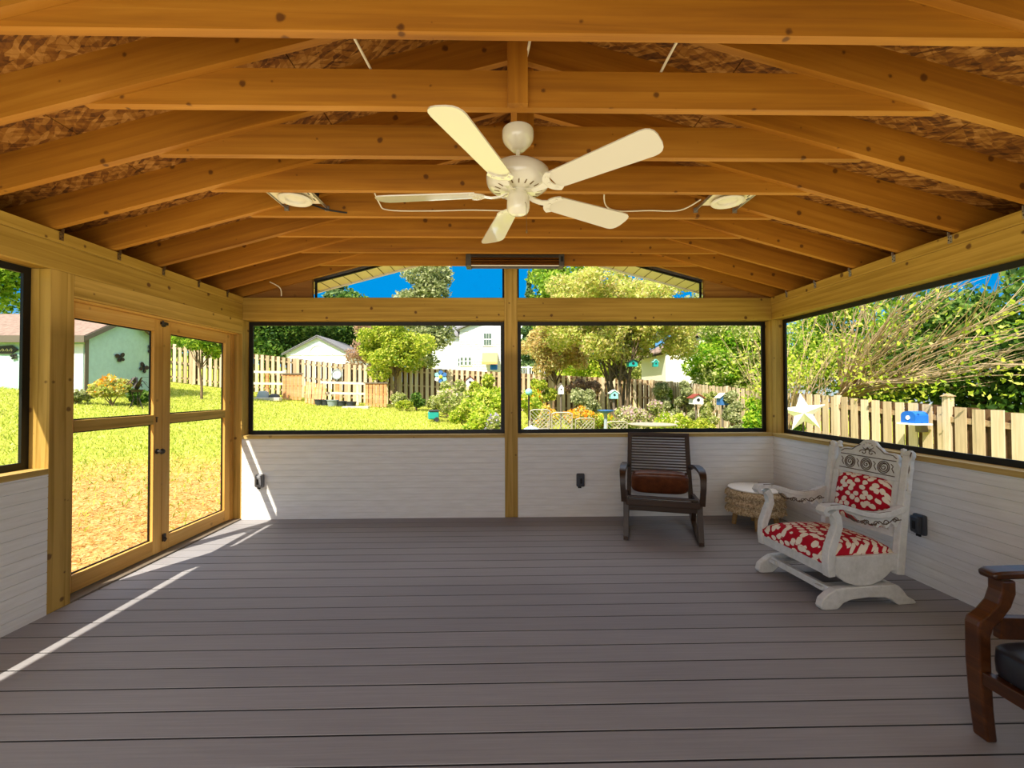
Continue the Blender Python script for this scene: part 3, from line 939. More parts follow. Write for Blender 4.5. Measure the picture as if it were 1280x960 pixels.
MB().bar((-.285, bpos(.885) - .01, .885), (.285, bpos(.885) - .01, .885), .036, .026, (0, .25, 1)).build('top_rail', 'dkwood', rc, bevel=.005)

pm = Matrix.Rotation(math.radians(18), 3, 'X')
pl = MB().ellipsoid((0, 0, 0), (.272, .06, .112), 40, 18, .42, pm)
pil = pl.build('lumbar_pillow', 'leather', smooth=80)
rm = Matrix.Rotation(math.radians(-17), 3, 'Z')
pil.location = V((1.345, 3.86, 0)) + rm @ V((0, .45, .437)); pil.rotation_euler = (0, 0, math.radians(-17))
tag(pil, 'long brown leather lumbar pillow on the slatted rocking chair', 'pillow')

# ------------------------------------------------------------------ woven stool
st = thing('woven_stool', 'round stool with white top and beige braided cord sides', 'stool', (2.425, 4.27, 0))
MB().lathe([(0, .366), (.2, .366), (.236, .368), (.244, .374), (.240, .381), (.2, .385), (0, .386)], n=48).build('seat', 'white_top', st, 40)
pr = [(.0, .132), (.21, .132)]
for b in range(3):
    z0 = .137 + b * .077
    for j in range(9):
        t_ = PI * j / 8
        pr.append((.232 + .027 * math.sin(t_), z0 + .074 * j / 8))
pr += [(.225, .368), (0, .368)]
MB().lathe(pr, n=64).build('woven_body', 'rope', st, 50)
# fringe strands standing off the braided bands
m = MB(); rr = random.Random(3)
for b in range(3):
    z0 = .137 + b * .077
    for i in range(150):
        a = 2 * PI * (i + rr.random()) / 150
        r = .257 + rr.uniform(-.003, .004); z = z0 + .037 + rr.uniform(-.006, .010)
        r2 = r + rr.uniform(.004, .014); z2 = z - rr.uniform(.018, .034); a2 = a + rr.uniform(-.03, .03)
        m.bar((r*math.cos(a), r*math.sin(a), z), (r2*math.cos(a2), r2*math.sin(a2), z2), .006, .006)
tag(m.build('fringe', 'rope', st), kind='stuff')
for i in range(4):
    a = PI / 4 + i * PI / 2 + .35
    MB().tube([(.17*math.cos(a), .17*math.sin(a), .14), (.19*math.cos(a), .19*math.sin(a), 0)], [.027, .021], 12).build('leg', 'legwood', st, 40)

# ------------------------------------------------------------------ carved white platform rocker
gl = thing('platform_rocker', 'antique carved white platform rocker with red pebble print cushions', 'chair', (1.885, 2.925, 0), math.radians(-84))
EY, EZ = (0, 1, 0), (0, 0, 1)
run = [(-.055, .022), (-.045, .004), (-.02, 0), (.055, 0), (.075, .012), (.10, .035), (.15, .052), (.27, .06), (.39, .052), (.44, .035), (.465, .012), (.485, 0), (.60, 0), (.612, .008), (.60, .022), (.55, .05), (.52, .09), (.49, .118), (.46, .128), (.10, .128), (.05, .122), (.0, .095), (-.04, .065)]
for sg in (-1, 1):
    MB().prism(run, (sg * .275, 0, 0), EY, EZ, X_, .048).build('base_runner', 'chalk', gl, bevel=.006)
MB().bar((-.252, .05, .098), (.252, .05, .098), .045, .03).build('base_stretcher', 'chalk', gl, bevel=.004)
MB().bar((-.252, .47, .10), (.252, .47, .10), .045, .03).build('base_stretcher', 'chalk', gl, bevel=.004)
side = [(.015, .315), (.015, .215), (.05, .212), (.085, .185), (.13, .155), (.19, .135), (.25, .129), (.31, .135), (.37, .155), (.415, .185), (.445, .212), (.50, .215), (.50, .315)]
for sg in (-1, 1):
    MB().prism(side, (sg * .278, 0, 0), EY, EZ, X_, .026).build('side_panel', 'chalk', gl, bevel=.004)
    MB().sweep([(sg*.29, .012, .205), (sg*.29, .006, .27), (sg*.29, .012, .36), (sg*.29, .042, .44), (sg*.29, .068, .505), (sg*.29, .06, .56), (sg*.29, .035, .60)], X_, .05, [.046, .05, .052, .05, .046, .046, .05]).build('front_post', 'chalk', gl, 40, bevel=.005)
    MB().sweep([(sg*.275, .505, .185), (sg*.275, .52, .34), (sg*.275, .545, .56), (sg*.275, .575, .76), (sg*.275, .60, .925)], X_, [.045] * 5, [.055, .055, .052, .048, .044]).build('back_post', 'chalk', gl, 40, bevel=.005)
    # arm: rolled front end, a dip, then rising to the back post
    ap = [(.0, .583), (-.025, .590), (-.038, .607), (-.025, .625), (.01, .632), (.08, .630), (.16, .607), (.25, .578), (.34, .565), (.43, .572), (.53, .60)]
    ar = MB().sweep([(sg*.292, y, z) for y, z in ap], X_, [.05, .058, .062, .066, .066, .064, .06, .054, .05, .046, .042], [.02, .026, .03, .03, .028, .03, .032, .032, .034, .036, .04]).build('armrest', 'chalk', gl, 40, bevel=.006)
    cv = MB()
    cv.tube([(sg*.292 + q*.03, y, z + .0165) for q, (y, z) in [(1, (.0, .63)), (.9, (.08, .628)), (.8, (.16, .606)), (.7, (.25, .577)), (.65, (.34, .565)), (.6, (.43, .572))]], .0028, 5)
    cv.tube([(sg*.292 - q*.03, y, z + .0165) for q, (y, z) in [(1, (.0, .63)), (.9, (.08, .628)), (.8, (.16, .606)), (.7, (.25, .577)), (.65, (.34, .565)), (.6, (.43, .572))]], .0028, 5)
    cv.build('carving', 'carve', ar)
    # pierced leaf bracket hanging under the arm
    lo = []
    ys = [.13 + .39 * j / 24 for j in range(25)]
    def armz(y):
        for (ya, za), (yb, zb) in zip(ap[4:], ap[5:]):
            if y <= yb: return za + (zb - za) * (y - ya) / (zb - ya if False else yb - ya)
        return ap[-1][1]
    top = [(y, armz(y) - .008) for y in ys]
    bot = [(y, armz(y) - .02 - .085 * ((y - .13) / .39) ** .7 * (.82 + .25 * math.sin(j * 1.55))) for j, y in enumerate(ys)]
    br = MB().prism(top + bot[::-1], (sg * .288, 0, 0), EY, EZ, X_, .018).build('arm_bracket', 'chalk', gl)
    cv = MB()
    for dx in (-.0105, .0105):
        cv.tube([(sg*.288 + dx, .15 + .36*j/14, armz(.15 + .36*j/14) - .035 - .03*abs(math.sin(j*.8))) for j in range(15)], .0035, 5)
        for j in range(4):
            c0 = .26 + .07 * j
            cv.tube([(sg*.288 + dx, c0 + (.022 - .0018*q)*math.cos(q*.62), armz(c0) - .055 + (.022 - .0018*q)*math.sin(q*.62)) for q in range(12)], .0028, 5)
    cv.build('carving', 'carve', br)
MB().bar((-.265, .012, .242), (.265, .012, .242), .075, .028).build('front_rail', 'chalk', gl, bevel=.004)
MB().bar((-.265, .50, .262), (.265, .50, .262), .11, .028).build('back_rail', 'chalk', gl, bevel=.004)
# springs between base and seat
for sg in (-1, 1):
    MB().tube([(sg*.2 + .022*math.cos(q*.8), .25 + .022*math.sin(q*.8), .10 + .0045*q) for q in range(32)], .004, 5).build('spring', 'darkmetal', gl)
    for z_ in (.10, .25): MB().cbox((sg*.2, .25, z_), (.05, .48, .02)).build('spring_rail', 'chalk', gl)
# domed seat cushion
m = MB(); nx, ny = 26, 24; g = []
for j in range(ny + 1):
    for i in range(nx + 1):
        u, v = -1 + 2*i/nx, -1 + 2*j/ny
        e = (1 - abs(u) ** 5) * (1 - abs(v) ** 5)
        z = .318 + .085 * max(0, e) ** .38 * (1 - .25 * (u*u + v*v) * .5) - .018 * (v + 1) * .5
        g.append((u * .262, .255 + v * .262, z))
fs = [(j*(nx+1)+i, j*(nx+1)+i+1, (j+1)*(nx+1)+i+1, (j+1)*(nx+1)+i) for j in range(ny) for i in range(nx)]
m.add(g, fs)
m.box(-.264, .264, -.012, .515, .272, .319)
m.build('seat_cushion', 'pebble', gl, 70)
# back: reclined plane
o0 = V((0, .52, .30)); ev = V((0, .145, .99)).normalized(); en = V((0, -.99, .145)).normalized()
def bk(x, t, d=0.): return o0 + V((x, 0, 0)) + ev * t + en * d
half = [(.0, .705), (.02, .703), (.045, .694), (.06, .678), (.075, .662), (.095, .655), (.105, .64), (.13, .632), (.17, .634), (.205, .628), (.22, .60), (.215, .575), (.232, .55), (.245, .52), (.25, .47)]
outl = half + [(.25, .455), (-.25, .455)] + [(-x, t) for x, t in half[::-1][:-1]]
MB().prism(outl, bk(0, 0, .0), X_, ev, en, .028).build('crest_board', 'chalk', gl, bevel=.005)
MB().prism([(-.25, .10), (.25, .10), (.25, .46), (-.25, .46)], bk(0, 0, -.004), X_, ev, en, .02).build('back_board', 'chalk', gl)
m = MB()
for sg in (-1, 1):
    m.prism([(sg*.215, .12), (sg*.25, .12), (sg*.25, .46), (sg*.215, .46), (sg*.20, .42), (sg*.20, .16)], bk(0, 0, .012), X_, ev, en, .018)
m.prism([(-.25, .10), (.25, .10), (.25, .14), (-.25, .14)], bk(0, 0, .012), X_, ev, en, .018)
m.build('back_frame', 'chalk', gl, bevel=.003)
# padded back, clipped corners
m = MB(); N = 40; rings = []
def padpt(a, s):
    c, sn = math.cos(a), math.sin(a)
    e = .42
    return (.20 * s * math.copysign(abs(c) ** e, c), .165 * s * math.copysign(abs(sn) ** e, sn))
vs = []; lev = [(1., .004), (1.0, .022), (.96, .036), (.85, .046), (.6, .054), (.3, .058), (.02, .059)]
for s, d in lev:
    for j in range(N):
        x, y = padpt(2*PI*j/N, s); vs.append(bk(x, .292 + y, d))
fs = []
for i in range(len(lev) - 1):
    for j in range(N):
        a, b = i*N + j, i*N + (j+1) % N
        fs.append((a, b, b + N, a + N))
fs.append(tuple((len(lev)-1)*N + j for j in range(N)))
m.add(vs, fs)
pad = MB(); pad.v = [tuple((p - o0 - V((0,0,0)))[:]) if False else (p[0], p[1], p[2]) for p in map(V, m.v)]; pad.f = m.f
# built lying flat so that the print runs across its face
q = Matrix((V(X_), ev, en)).transposed()      # local (x, up, out) -> chair
inv = q.transposed()
pad.v = [tuple(inv @ (V(p) - o0)) for p in pad.v]
po = pad.build('back_cushion', 'pebble', gl, 70)
mwp = q.to_4x4(); mwp.translation = o0; po.matrix_local = mwp
# carving: three scrolled rings, borders, shell
cv = MB()
for cx_ in (-.125, 0, .125):
    for r_ in (.040, .029):
        cv.tube([bk(cx_ + r_*math.cos(2*PI*j/24), .532 + r_*math.sin(2*PI*j/24), .0155) for j in range(25)], .0034, 5, False)
    cv.tube([bk(cx_ + (.024 - .0014*j)*math.cos(j*.6 + cx_*9), .532 + (.024 - .0014*j)*math.sin(j*.6 + cx_*9), .0155) for j in range(15)], .0032, 5)
for t_ in (.483, .583):
    cv.tube([bk(-.205 + .41*j/10, t_, .0155) for j in range(11)], .0032, 5)
for cx_ in (-.0625, .0625, -.185, .185):
    cv.tube([bk(cx_ - .012, .56, .0155), bk(cx_ + .004, .545, .0155), bk(cx_ - .004, .53, .0155), bk(cx_ + .012, .505, .0155)], .0028, 5)
for j in range(7):     # shell fan
    a = PI * (.14 + .72 * j / 6)
    cv.tube([bk(.012*math.cos(a), .622 + .010*math.sin(a), .0155), bk(.03*math.cos(a), .628 + .032*math.sin(a), .017), bk(.046*math.cos(a), .628 + .056*math.sin(a), .0155)], [.002, .0045, .002], 5)
for sg in (-1, 1):
    cv.tube([bk(sg*(.03 + (.030 - .0022*j)*math.cos(j*.55)), .612 + (.020 - .0014*j)*math.sin(j*.55), .0155) for j in range(13)], .003, 5)
    cv.tube([bk(sg*x, t, .0155) for x, t in ((.06, .664), (.09, .645), (.12, .622), (.18, .618), (.205, .60))], .0028, 5)
cv.build('carving', 'carve', gl)
shell = MB()
for j in range(5):
    a = PI * (.18 + .64 * j / 4)
    shell.ellipsoid(bk(.028*math.cos(a), .633 + .032*math.sin(a), .016), (.011, .008, .02), 10, 8, 1., Matrix.Rotation(-(a - PI/2), 3, 'Y'))
shell.build('shell_ornament', 'chalk', gl, 60)
# scrolled ears and turned knobs on the posts
for sg in (-1, 1):
    ear = [(sg*.25, .62), (sg*.262, .655), (sg*.285, .668), (sg*.306, .655), (sg*.31, .63), (sg*.30, .60), (sg*.306, .55), (sg*.298, .48), (sg*.306, .42), (sg*.29, .36), (sg*.255, .36)]
    MB().prism(ear, bk(0, 0, .010), X_, ev, en, .03).build('ear', 'chalk', gl, bevel=.005)
    MB().lathe([(.0, -.01), (.016, -.008), (.018, .004), (.011, .012), (.017, .022), (.015, .034), (.0, .04)], bk(sg*.235, .635, 0), 16).build('finial', 'chalk', gl, 50)
    c2 = MB().tube([bk(sg*.302, .655, .026), bk(sg*.292, .60, .026), bk(sg*.298, .54, .026), bk(sg*.288, .47, .026), bk(sg*.296, .41, .026)], .0032, 5)
    c2.build('carving', 'carve', gl)

# ------------------------------------------------------------------ dark lounge armchair at the frame's edge
ch = thing('lounge_armchair', 'dark red-brown wooden armchair with black seat cushion in the near corner', 'chair', (1.805, 1.665, 0), -PI/2)
leg = [(-.035, 0), (.005, 0), (-.006, .12), (-.012, .25), (-.012, .40), (.0, .435), (.035, .465), (.07, .51), (.09, .56), (.09, .612), (.035, .612), (.035, .57), (.018, .525), (-.015, .49), (-.055, .462), (-.062, .44), (-.062, .30), (-.052, .14)]
for x in (.005, .60):
    MB().prism(leg, (x, 0, 0), EY, EZ, X_, .055).build('leg', 'redwood', ch, bevel=.007)
    MB().sweep([(x, .0, .626), (x, .03, .634), (x, .25, .638), (x, .5, .632), (x, .72, .615)], X_, [.06, .072, .07, .06, .05], [.026, .03, .032, .032, .03]).build('armrest', 'redwood', ch, 40, bevel=.009)
    MB().sweep([(x, .62, 0), (x, .64, .25), (x, .70, .60), (x, .78, .95)], X_, .045, [.045, .055, .05, .04]).build('back_leg', 'redwood', ch, 40, bevel=.005)
    MB().bar((x, .04, .425), (x, .64, .405), .085, .03).build('side_rail', 'redwood', ch, bevel=.004)
MB().bar((.03, -.035, .245), (.575, -.035, .245), .05, .035).build('front_rail', 'redwood', ch, bevel=.004)
for z_ in (.50, .62, .74, .86):
    MB().bar((.02, .655 + (z_-.5)*.25, z_), (.585, .655 + (z_-.5)*.25, z_), .05, .018).build('back_slat', 'redwood', ch)
cu = MB().ellipsoid((.295, .292, .325), (.282, .335, .062), 36, 14, .28)
cu.build('seat_cushion', 'cushion', ch, 60)
MB().bar((.03, .03, .255), (.03, .62, .24), .04, .03).bar((.575, .03, .255), (.575, .62, .24), .04, .03).bar((.03, .62, .24), (.575, .62, .24), .04, .03).build('seat_frame', 'redwood', ch)
# ------------------------------------------------------------------ garden
def gz(x, y):
    z = .42 - .055 * x + .055 * (y - 20.5)
    if x < -8: z += .07 * (-8 - x)
    if y > 22: z -= .045 * (y - 22)
    if y < 2: z += .03 * (2 - y)
    return z
# ground sheet
xs = np.concatenate([np.linspace(-70, -22, 14), np.linspace(-20, 12, 49), np.linspace(14, 60, 14)])
ys = np.concatenate([np.linspace(-14, 0, 8), np.linspace(.6, 26, 44), np.linspace(28, 90, 20)])
vs = [(x, y, gz(x, y)) for y in ys for x in xs]
nx = len(xs)
fs = [(j*nx+i, j*nx+i+1, (j+1)*nx+i+1, (j+1)*nx+i) for j in range(len(ys)-1) for i in range(nx-1)]
g_o = MB().add(vs, fs).build('ground', 'ground', smooth=180); tag(g_o, kind='structure')

def quads(name, P, U, Vv, mat, parent=None):
    """many small leaf quads at once: centres P, half axes U and Vv"""
    n = len(P)
    v = np.stack([P - U, P - Vv * .55, P + U, P + Vv * .55], 1).reshape(-1, 3).astype(np.float32)
    me = bpy.data.meshes.new(name)
    me.vertices.add(4 * n); me.vertices.foreach_set('co', v.ravel())
    me.loops.add(4 * n); me.loops.foreach_set('vertex_index', np.arange(4 * n, dtype=np.int32))
    me.polygons.add(n); me.polygons.foreach_set('loop_start', np.arange(0, 4 * n, 4, dtype=np.int32))
    me.polygons.foreach_set('loop_total', np.full(n, 4, np.int32))
    me.update(calc_edges=True)
    me.materials.append(M[mat] if isinstance(mat, str) else mat)
    o = bpy.data.objects.new(name, me); COL.objects.link(o)
    if parent is not None: o.parent = parent
    return o
def unit(a): return a / np.maximum(np.linalg.norm(a, axis=1, keepdims=True), 1e-6)
def leaf_axes(n, size, up=.0):
    d = unit(RNG.normal(size=(n, 3)) + np.array([0, 0, up])); e = unit(np.cross(d, RNG.normal(size=(n, 3))))
    s = size * RNG.uniform(.6, 1.3, (n, 1))
    return d * s, e * s
def cloud(n, blobs, size, shell=.55):
    """points in a union of ellipsoid clumps, denser towards their skins"""
    w = np.array([b[3] * b[4] * b[5] for b in blobs]) ** .67; w = w / w.sum()
    idx = RNG.choice(len(blobs), n, p=w)
    B = np.array(blobs, float)[idx]
    d = unit(RNG.normal(size=(n, 3))); r = RNG.uniform(shell ** 3, 1, (n, 1)) ** (1/3) * RNG.uniform(.82, 1.12, (n, 1))
    return B[:, :3] + d * r * B[:, 3:6]
def blobs_in(c, r, k, br, seed=0, flat=.8):
    g = np.random.default_rng(seed); out = []
    for _ in range(k):
        d = g.normal(size=3); d /= np.linalg.norm(d); q = g.uniform(.25, .9)
        s = br * g.uniform(.7, 1.3)
        out.append((c[0] + d[0]*r[0]*q, c[1] + d[1]*r[1]*q, c[2] + d[2]*r[2]*q, s, s, s * flat))
    return out
def branches(m, base, tips, r0, seed=0, wob=.12, forks=2, n=6):
    g = random.Random(seed); base = V(base)
    for tp in tips:
        tp = V(tp); L = (tp - base).length; pts = []; k = 6
        for i in range(k + 1):
            s = i / k; p = base.lerp(tp, s); p.z += wob * L * .35 * math.sin(s * PI)
            if 0 < i < k: p += V((g.uniform(-1, 1), g.uniform(-1, 1), g.uniform(-.6, .6))) * wob * L * .25
            pts.append(p)
        m.tube(pts, [r0 * (1 - .82 * i / k) for i in range(k + 1)], n, False)
        for _ in range(forks):
            i = g.randint(2, k - 1); p = pts[i]
            q = p + (tp - base).normalized() * L * g.uniform(.2, .4) + V((g.uniform(-1, 1), g.uniform(-1, 1), g.uniform(-.2, .9))) * L * .22
            mid = p.lerp(q, .5) + V((g.uniform(-1, 1), g.uniform(-1, 1), g.uniform(-1, 1))) * L * .03
            m.tube([p, mid, q], [r0 * .45 * (1 - .5 * i / k), r0 * .3 * (1 - .4 * i / k), r0 * .08], 5, False)

def tree(name, label, cat, x, y, h, c, r, k, br, n, leaf, size, trunk=.12, seed=1, group=None, stems=1, bark='bark', crown0=.35):
    """trunk(s) and a crown of leaf clumps; c = crown centre above ground, r = crown radii"""
    z = gz(x, y)
    t = thing(name, label, cat, (x, y, z), 0, group)
    bl = blobs_in((0, 0, c), r, k, br, seed)
    m = MB(); g = random.Random(seed)
    for s in range(stems):
        a = 2 * PI * s / stems + seed
        bx, by = (.0, 0.) if stems == 1 else (.25 * math.cos(a), .25 * math.sin(a))
        top = (bx * 3 + g.uniform(-.2, .2), by * 3 + g.uniform(-.2, .2), c * (.95 if stems == 1 else .8))
        mid = (bx * 1.6 + g.uniform(-.1, .1), by * 1.6, top[2] * .5)
        m.tube([(bx, by, -.15), (bx * 1.2, by * 1.2, top[2] * .2), mid, top], [trunk, trunk * .85, trunk * .65, trunk * .35], 9, False)
        tips = [b[:3] for b in g.sample(bl, min(len(bl), 9 if stems == 1 else 4))]
        branches(m, mid, tips, trunk * .4, seed + s, forks=1)
    m.build('trunk', bark, t, 60)
    P = cloud(n, bl, size)
    P = P[P[:, 2] > crown0 * 0 + .05]
    U, Vv = leaf_axes(len(P), size)
    quads('crown', P, U, Vv, leaf, t)
    return t
def conifer(name, label, x, y, h, r, n, leaf, size, seed=1, group=None):
    z = gz(x, y); t = thing(name, label, 'tree', (x, y, z), 0, group)
    MB().tube([(0, 0, -.1), (0, 0, h * .5), (0, 0, h * .97)], [.22, .14, .03], 8, False).build('trunk', 'bark', t, 60)
    s = RNG.uniform(0, 1, n) ** .6
    zz = h * (1 - s * .93); a = RNG.uniform(0, 2*PI, n)
    lay = .72 + .28 * np.cos(zz * 2 * PI / (h / 11))
    ang = .85 + .15 * np.cos(a * 5 + np.floor(zz / (h / 11)) * 2.1)
    rr = r * s * lay * ang * RNG.uniform(.35, 1.0, n) ** .5
    P = np.stack([rr*np.cos(a), rr*np.sin(a), zz - .18 * rr], 1)
    U, Vv = leaf_axes(n, size)
    quads('crown', P, U, Vv, leaf, t)
    return t
def shrub(label, x, y, rx, ry, h, n, leaf, size, seed=1, name='garden_shrub', cat='shrub', group=None, k=9, flower=None, fn=0, fs=.05, up=.3):
    z = gz(x, y); t = thing(name, label, cat, (x, y, z), 0, group)
    bl = blobs_in((0, 0, h * .52), (rx * .75, ry * .75, h * .42), k, min(rx, ry, h) * .38, seed, 1.)
    m = MB(); branches(m, (0, 0, 0), [b[:3] for b in bl[:6]], .018, seed, forks=1, n=5)
    m.build('stem', 'bark', t)
    P = cloud(n, bl, size, .2); P = P[P[:, 2] > -.02]
    U, Vv = leaf_axes(len(P), size, up)
    quads('foliage', P, U, Vv, leaf, t)
    if flower:
        Q = cloud(fn, [(b[0], b[1], b[2] + b[5]*.35, b[3], b[4], b[5]*.9) for b in bl], fs, .75)
        Q = Q[Q[:, 2] > h * .3]
        U, Vv = leaf_axes(len(Q), fs); quads('blossoms', Q, U, Vv, flower, t)
    return t

# --- grass and straw standing on the ground
def grass(name, n, region, mat, size, dens=None):
    x0, x1, ya, yb = region
    X = RNG.uniform(x0, x1, n); Y = RNG.uniform(ya, yb, n)
    if dens is not None:
        keep = RNG.uniform(0, 1, n) < dens(X, Y); X, Y = X[keep], Y[keep]
    Z = np.array([gz(a, b) for a, b in zip(X, Y)])
    k = len(X)
    lean = RNG.normal(size=(k, 3)) * .6; lean[:, 2] = 1 if size[1] > .5 else .12
    U = unit(lean) * (size[0] * RNG.uniform(.5, 1.3, (k, 1)))
    Vv = unit(np.cross(U, RNG.normal(size=(k, 3)))) * size[0] * .35
    P = np.stack([X, Y, Z + .012], 1) + U * (.5 if size[1] > .5 else 0)
    o = quads(name, P, U, Vv, mat); return tag(o, kind='stuff')
def drypatch(X, Y): return np.clip(1.35 - np.sqrt(((X + 4.2) * .18) ** 2 + ((Y - 4.2) * .2) ** 2) * 1.25, 0, 1)
tag(grass('lawn_grass', 90000, (-17, 3, 4.8, 20), 'blade', (.045, 1), lambda X, Y: 1 - .85 * drypatch(X, Y)), 'green lawn grass growing behind and beside the porch', 'grass')
tag(grass('dry_straw', 60000, (-10, -3.05, 0, 11), 'straw', (.028, 0), drypatch), 'dry straw and thatch scattered on the worn patch beside the doors', 'straw')

# --- fences
def fence(label, a, b, n, facing, hgt=1.8, tall=None, off=.055, pw=.14):
    """shadowbox fence from a to b in n panels; pickets on both sides of three rails"""
    a, b = V((*a, 0)), V((*b, 0)); d = (b - a) / n; L = d.length; u = d.normalized(); nv = V(facing).normalized()
    t = thing('wooden_fence', label, 'fence', (a.x, a.y, gz(a.x, a.y)))
    o0 = V((a.x, a.y, gz(a.x, a.y)))
    for i in range(n + 1):
        p = a + d * i; z = gz(p.x, p.y); e = .16 if (tall and i in tall) else .03
        o = obox('fence_post', 'fence', p.x - .05, p.x + .05, p.y - .05, p.y + .05, z - .1, z + hgt + e)
        o.parent = t; o.matrix_basis = Matrix.Translation(-o0) @ o.matrix_basis
        if tall and i in tall:
            m = MB(); q = p - o0; zz = z + hgt + e - o0.z
            m.add([(q.x-.07, q.y-.07, zz), (q.x+.07, q.y-.07, zz), (q.x+.07, q.y+.07, zz), (q.x-.07, q.y+.07, zz), (q.x, q.y, zz+.06)], [(3, 2, 1, 0), (0, 1, 4), (1, 2, 4), (2, 3, 4), (3, 0, 4)])
            m.build('post_cap', 'fence_dark', o.parent)
    g = random.Random(5)
    for i in range(n):
        p0 = a + d * i
        m = MB(); mr = MB(); mb = MB()
        for hz_ in (.25, .95, 1.6):
            qa, qb = p0, p0 + d
            mr.bar(V((qa.x, qa.y, gz(qa.x, qa.y) + hz_)) - o0, V((qb.x, qb.y, gz(qb.x, qb.y) + hz_)) - o0, .085, .038)
        s = .06; j = 0
        while s < L - .04:
            for sd in (1, -1):
                q = p0 + u * (s + (0 if sd > 0 else .125)) + nv * (off * sd)
                z = gz(q.x, q.y); dh = g.uniform(-.012, .012)
                (m if sd > 0 else mb).bar(V((q.x, q.y, z + .03)) - o0, V((q.x, q.y, z + hgt + dh)) - o0, pw, .018, u)
            s += .25
        # weathered pickets: grain stands upright, so the board runs along local X
        pm_ = m.build('picket_panel', 'picket', t)
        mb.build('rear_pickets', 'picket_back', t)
        mr.build('fence_rail', 'fence_dark', t)
    return t
def mat_picket():
    t = NT('weathered upright pickets')
    co = t.coords((14, 14, .9), False)
    g = t.noise(co, 1.6, 6, .65, .3); big = t.noise(t.coords((1, 1, .5), False), 1.1, 3)
    isl = t.n('ShaderNodeNewGeometry')
    f = t.math('ADD', t.math('MULTIPLY', g, .5), t.math('MULTIPLY', big, .25))
    f = t.math('ADD', f, t.math('MULTIPLY', isl.outputs['Random Per Island'], .25))
    c = t.ramp(f, [(.25, lin('#98805f')), (.5, lin('#c9b18d')), (.75, lin('#e4d2b2'))])
    t.bsdf(c, .85, .15, 0, g, .3, .004); return t.m
M['picket'] = mat_picket()
M['picket_back'] = flat('shaded rear pickets', '#6b5138', .9, .1, var=.25)  # darker brown puts the shade behind the front row into the colour
fence('weathered grey board fence along the back of the lawn', (-17.0, 20.5), (7.0, 20.5), 10, (0, -1, 0))
fence('weathered tan board fence beyond the right screen, with a blue birdhouse', (7.0, 2.2), (7.0, 20.4), 8, (-1, 0, 0), 1.8, (2,), .03, .16)

# --- painted shed on the left
sh = thing('garden_shed', 'pale teal garden shed with butterflies on its end wall', 'shed', (-13.4, 14.0, gz(-13.4, 14) - .05))
hw = 2.05; dep = 3.0; wid = 5.6; ap = .85
MB().prism([(0, 0), (dep, 0), (dep, hw), (dep/2, hw + ap), (0, hw)], (-.03, 0, 0), EY, EZ, X_, .06).build('end_wall', 'teal', sh)
MB().box(-wid, -.06, .0, .06, 0, hw).build('front_wall', 'teal', sh)
MB().box(-wid, -.06, dep - .06, dep, 0, hw).build('back_wall', 'teal', sh)
MB().prism([(0, 0), (dep, 0), (dep, hw), (dep/2, hw + ap), (0, hw)], (-wid, 0, 0), EY, EZ, X_, .06).build('end_wall', 'teal', sh)
m = MB()
sl = ap / (dep / 2)
for sd in (0, 1):
    ya, yb = (-.22, dep / 2) if sd == 0 else (dep + .22, dep / 2)
    za = hw - .22 * sl + .02; zb = hw + ap + .02
    vs = [(-wid - .2, ya, za), (.18, ya, za), (.18, yb, zb), (-wid - .2, yb, zb)]
    m.add(vs + [(a, b, c + .07) for a, b, c in vs], [(0, 1, 2, 3), (7, 6, 5, 4), (0, 4, 5, 1), (1, 5, 6, 2), (2, 6, 7, 3), (3, 7, 4, 0)])
m.build('roof', 'shingle', sh)
m = MB(); m.box(-wid - .2, .2, -.26, -.21, hw - .26, hw - .05)
for sd in (-1, 1):
    yc = dep / 2
    m.bar((.19, yc + sd * (dep/2 + .22), hw - .22 * sl - .02), (.19, yc, hw + ap - .02), .14, .03)
m.box(.0, .03, -.03, .09, 0, hw).build('trim', 'greytrim', sh)
dr = MB().box(-1.62, -.52, -.035, .0, .06, 1.86).build('door', 'whitepaint', sh)
m = MB().box(-1.72, -.42, -.05, -.0, 1.86, 2.0).box(-.60, -.52, -.05, 0, .06, 1.86).box(-1.70, -1.62, -.05, 0, .06, 1.86).box(-1.09, -1.05, -.045, 0, .06, 1.86)
m.build('door_trim', 'greytrim', dr)
MB().box(-1.0, -.66, -.05, -.03, 1.42, 1.70).box(-1.52, -1.16, -.05, -.03, 1.42, 1.70).build('door_window', 'glass_dark', dr)
m = MB()
for xx in (-.83, -1.34): m.box(xx - .012, xx + .012, -.055, -.03, 1.42, 1.70)
m.build('door_muntin', 'whitepaint', dr)
MB().box(-.42, -.05, -.02, 0, .05, 1.75).build('white_panel', 'whitepaint', sh)
SHX, SHY = -13.4, 14.0
def butterfly(label, loc, rz, s, tilt=0.):
    t = thing('butterfly_ornament', label, 'wall ornament', loc, rz, None)
    def wing(sg, up):
        pts = []
        cx_, cz_, rx, rz_, q = (.46, .34, .46, .34, .55) if up else (.36, -.36, .32, .28, -.6)
        for j in range(16):
            a = 2 * PI * j / 16
            u, v = rx * math.cos(a), rz_ * math.sin(a)
            pts.append((sg * s * (cx_ + u * math.cos(q) - v * math.sin(q)), s * (cz_ + u * math.sin(q) + v * math.cos(q))))
        return pts
    c, sn = math.cos(tilt), math.sin(tilt)
    for sg in (-1, 1):
        m = MB()
        for up in (True, False):
            m.prism([(a*c - b*sn, a*sn + b*c) for a, b in wing(sg, up)], (0, -.02, 0), (1, 0, 0), (0, 0, 1), (0, 1, 0), .012)
        m.build('wing', 'darkmetal', t)
    MB().tube([(.1*s*sn, -.03, -.7*s), (0, -.035, 0), (-.1*s*sn, -.03, .6*s)], [.05*s, .09*s, .06*s], 6).build('body', 'dark', t)
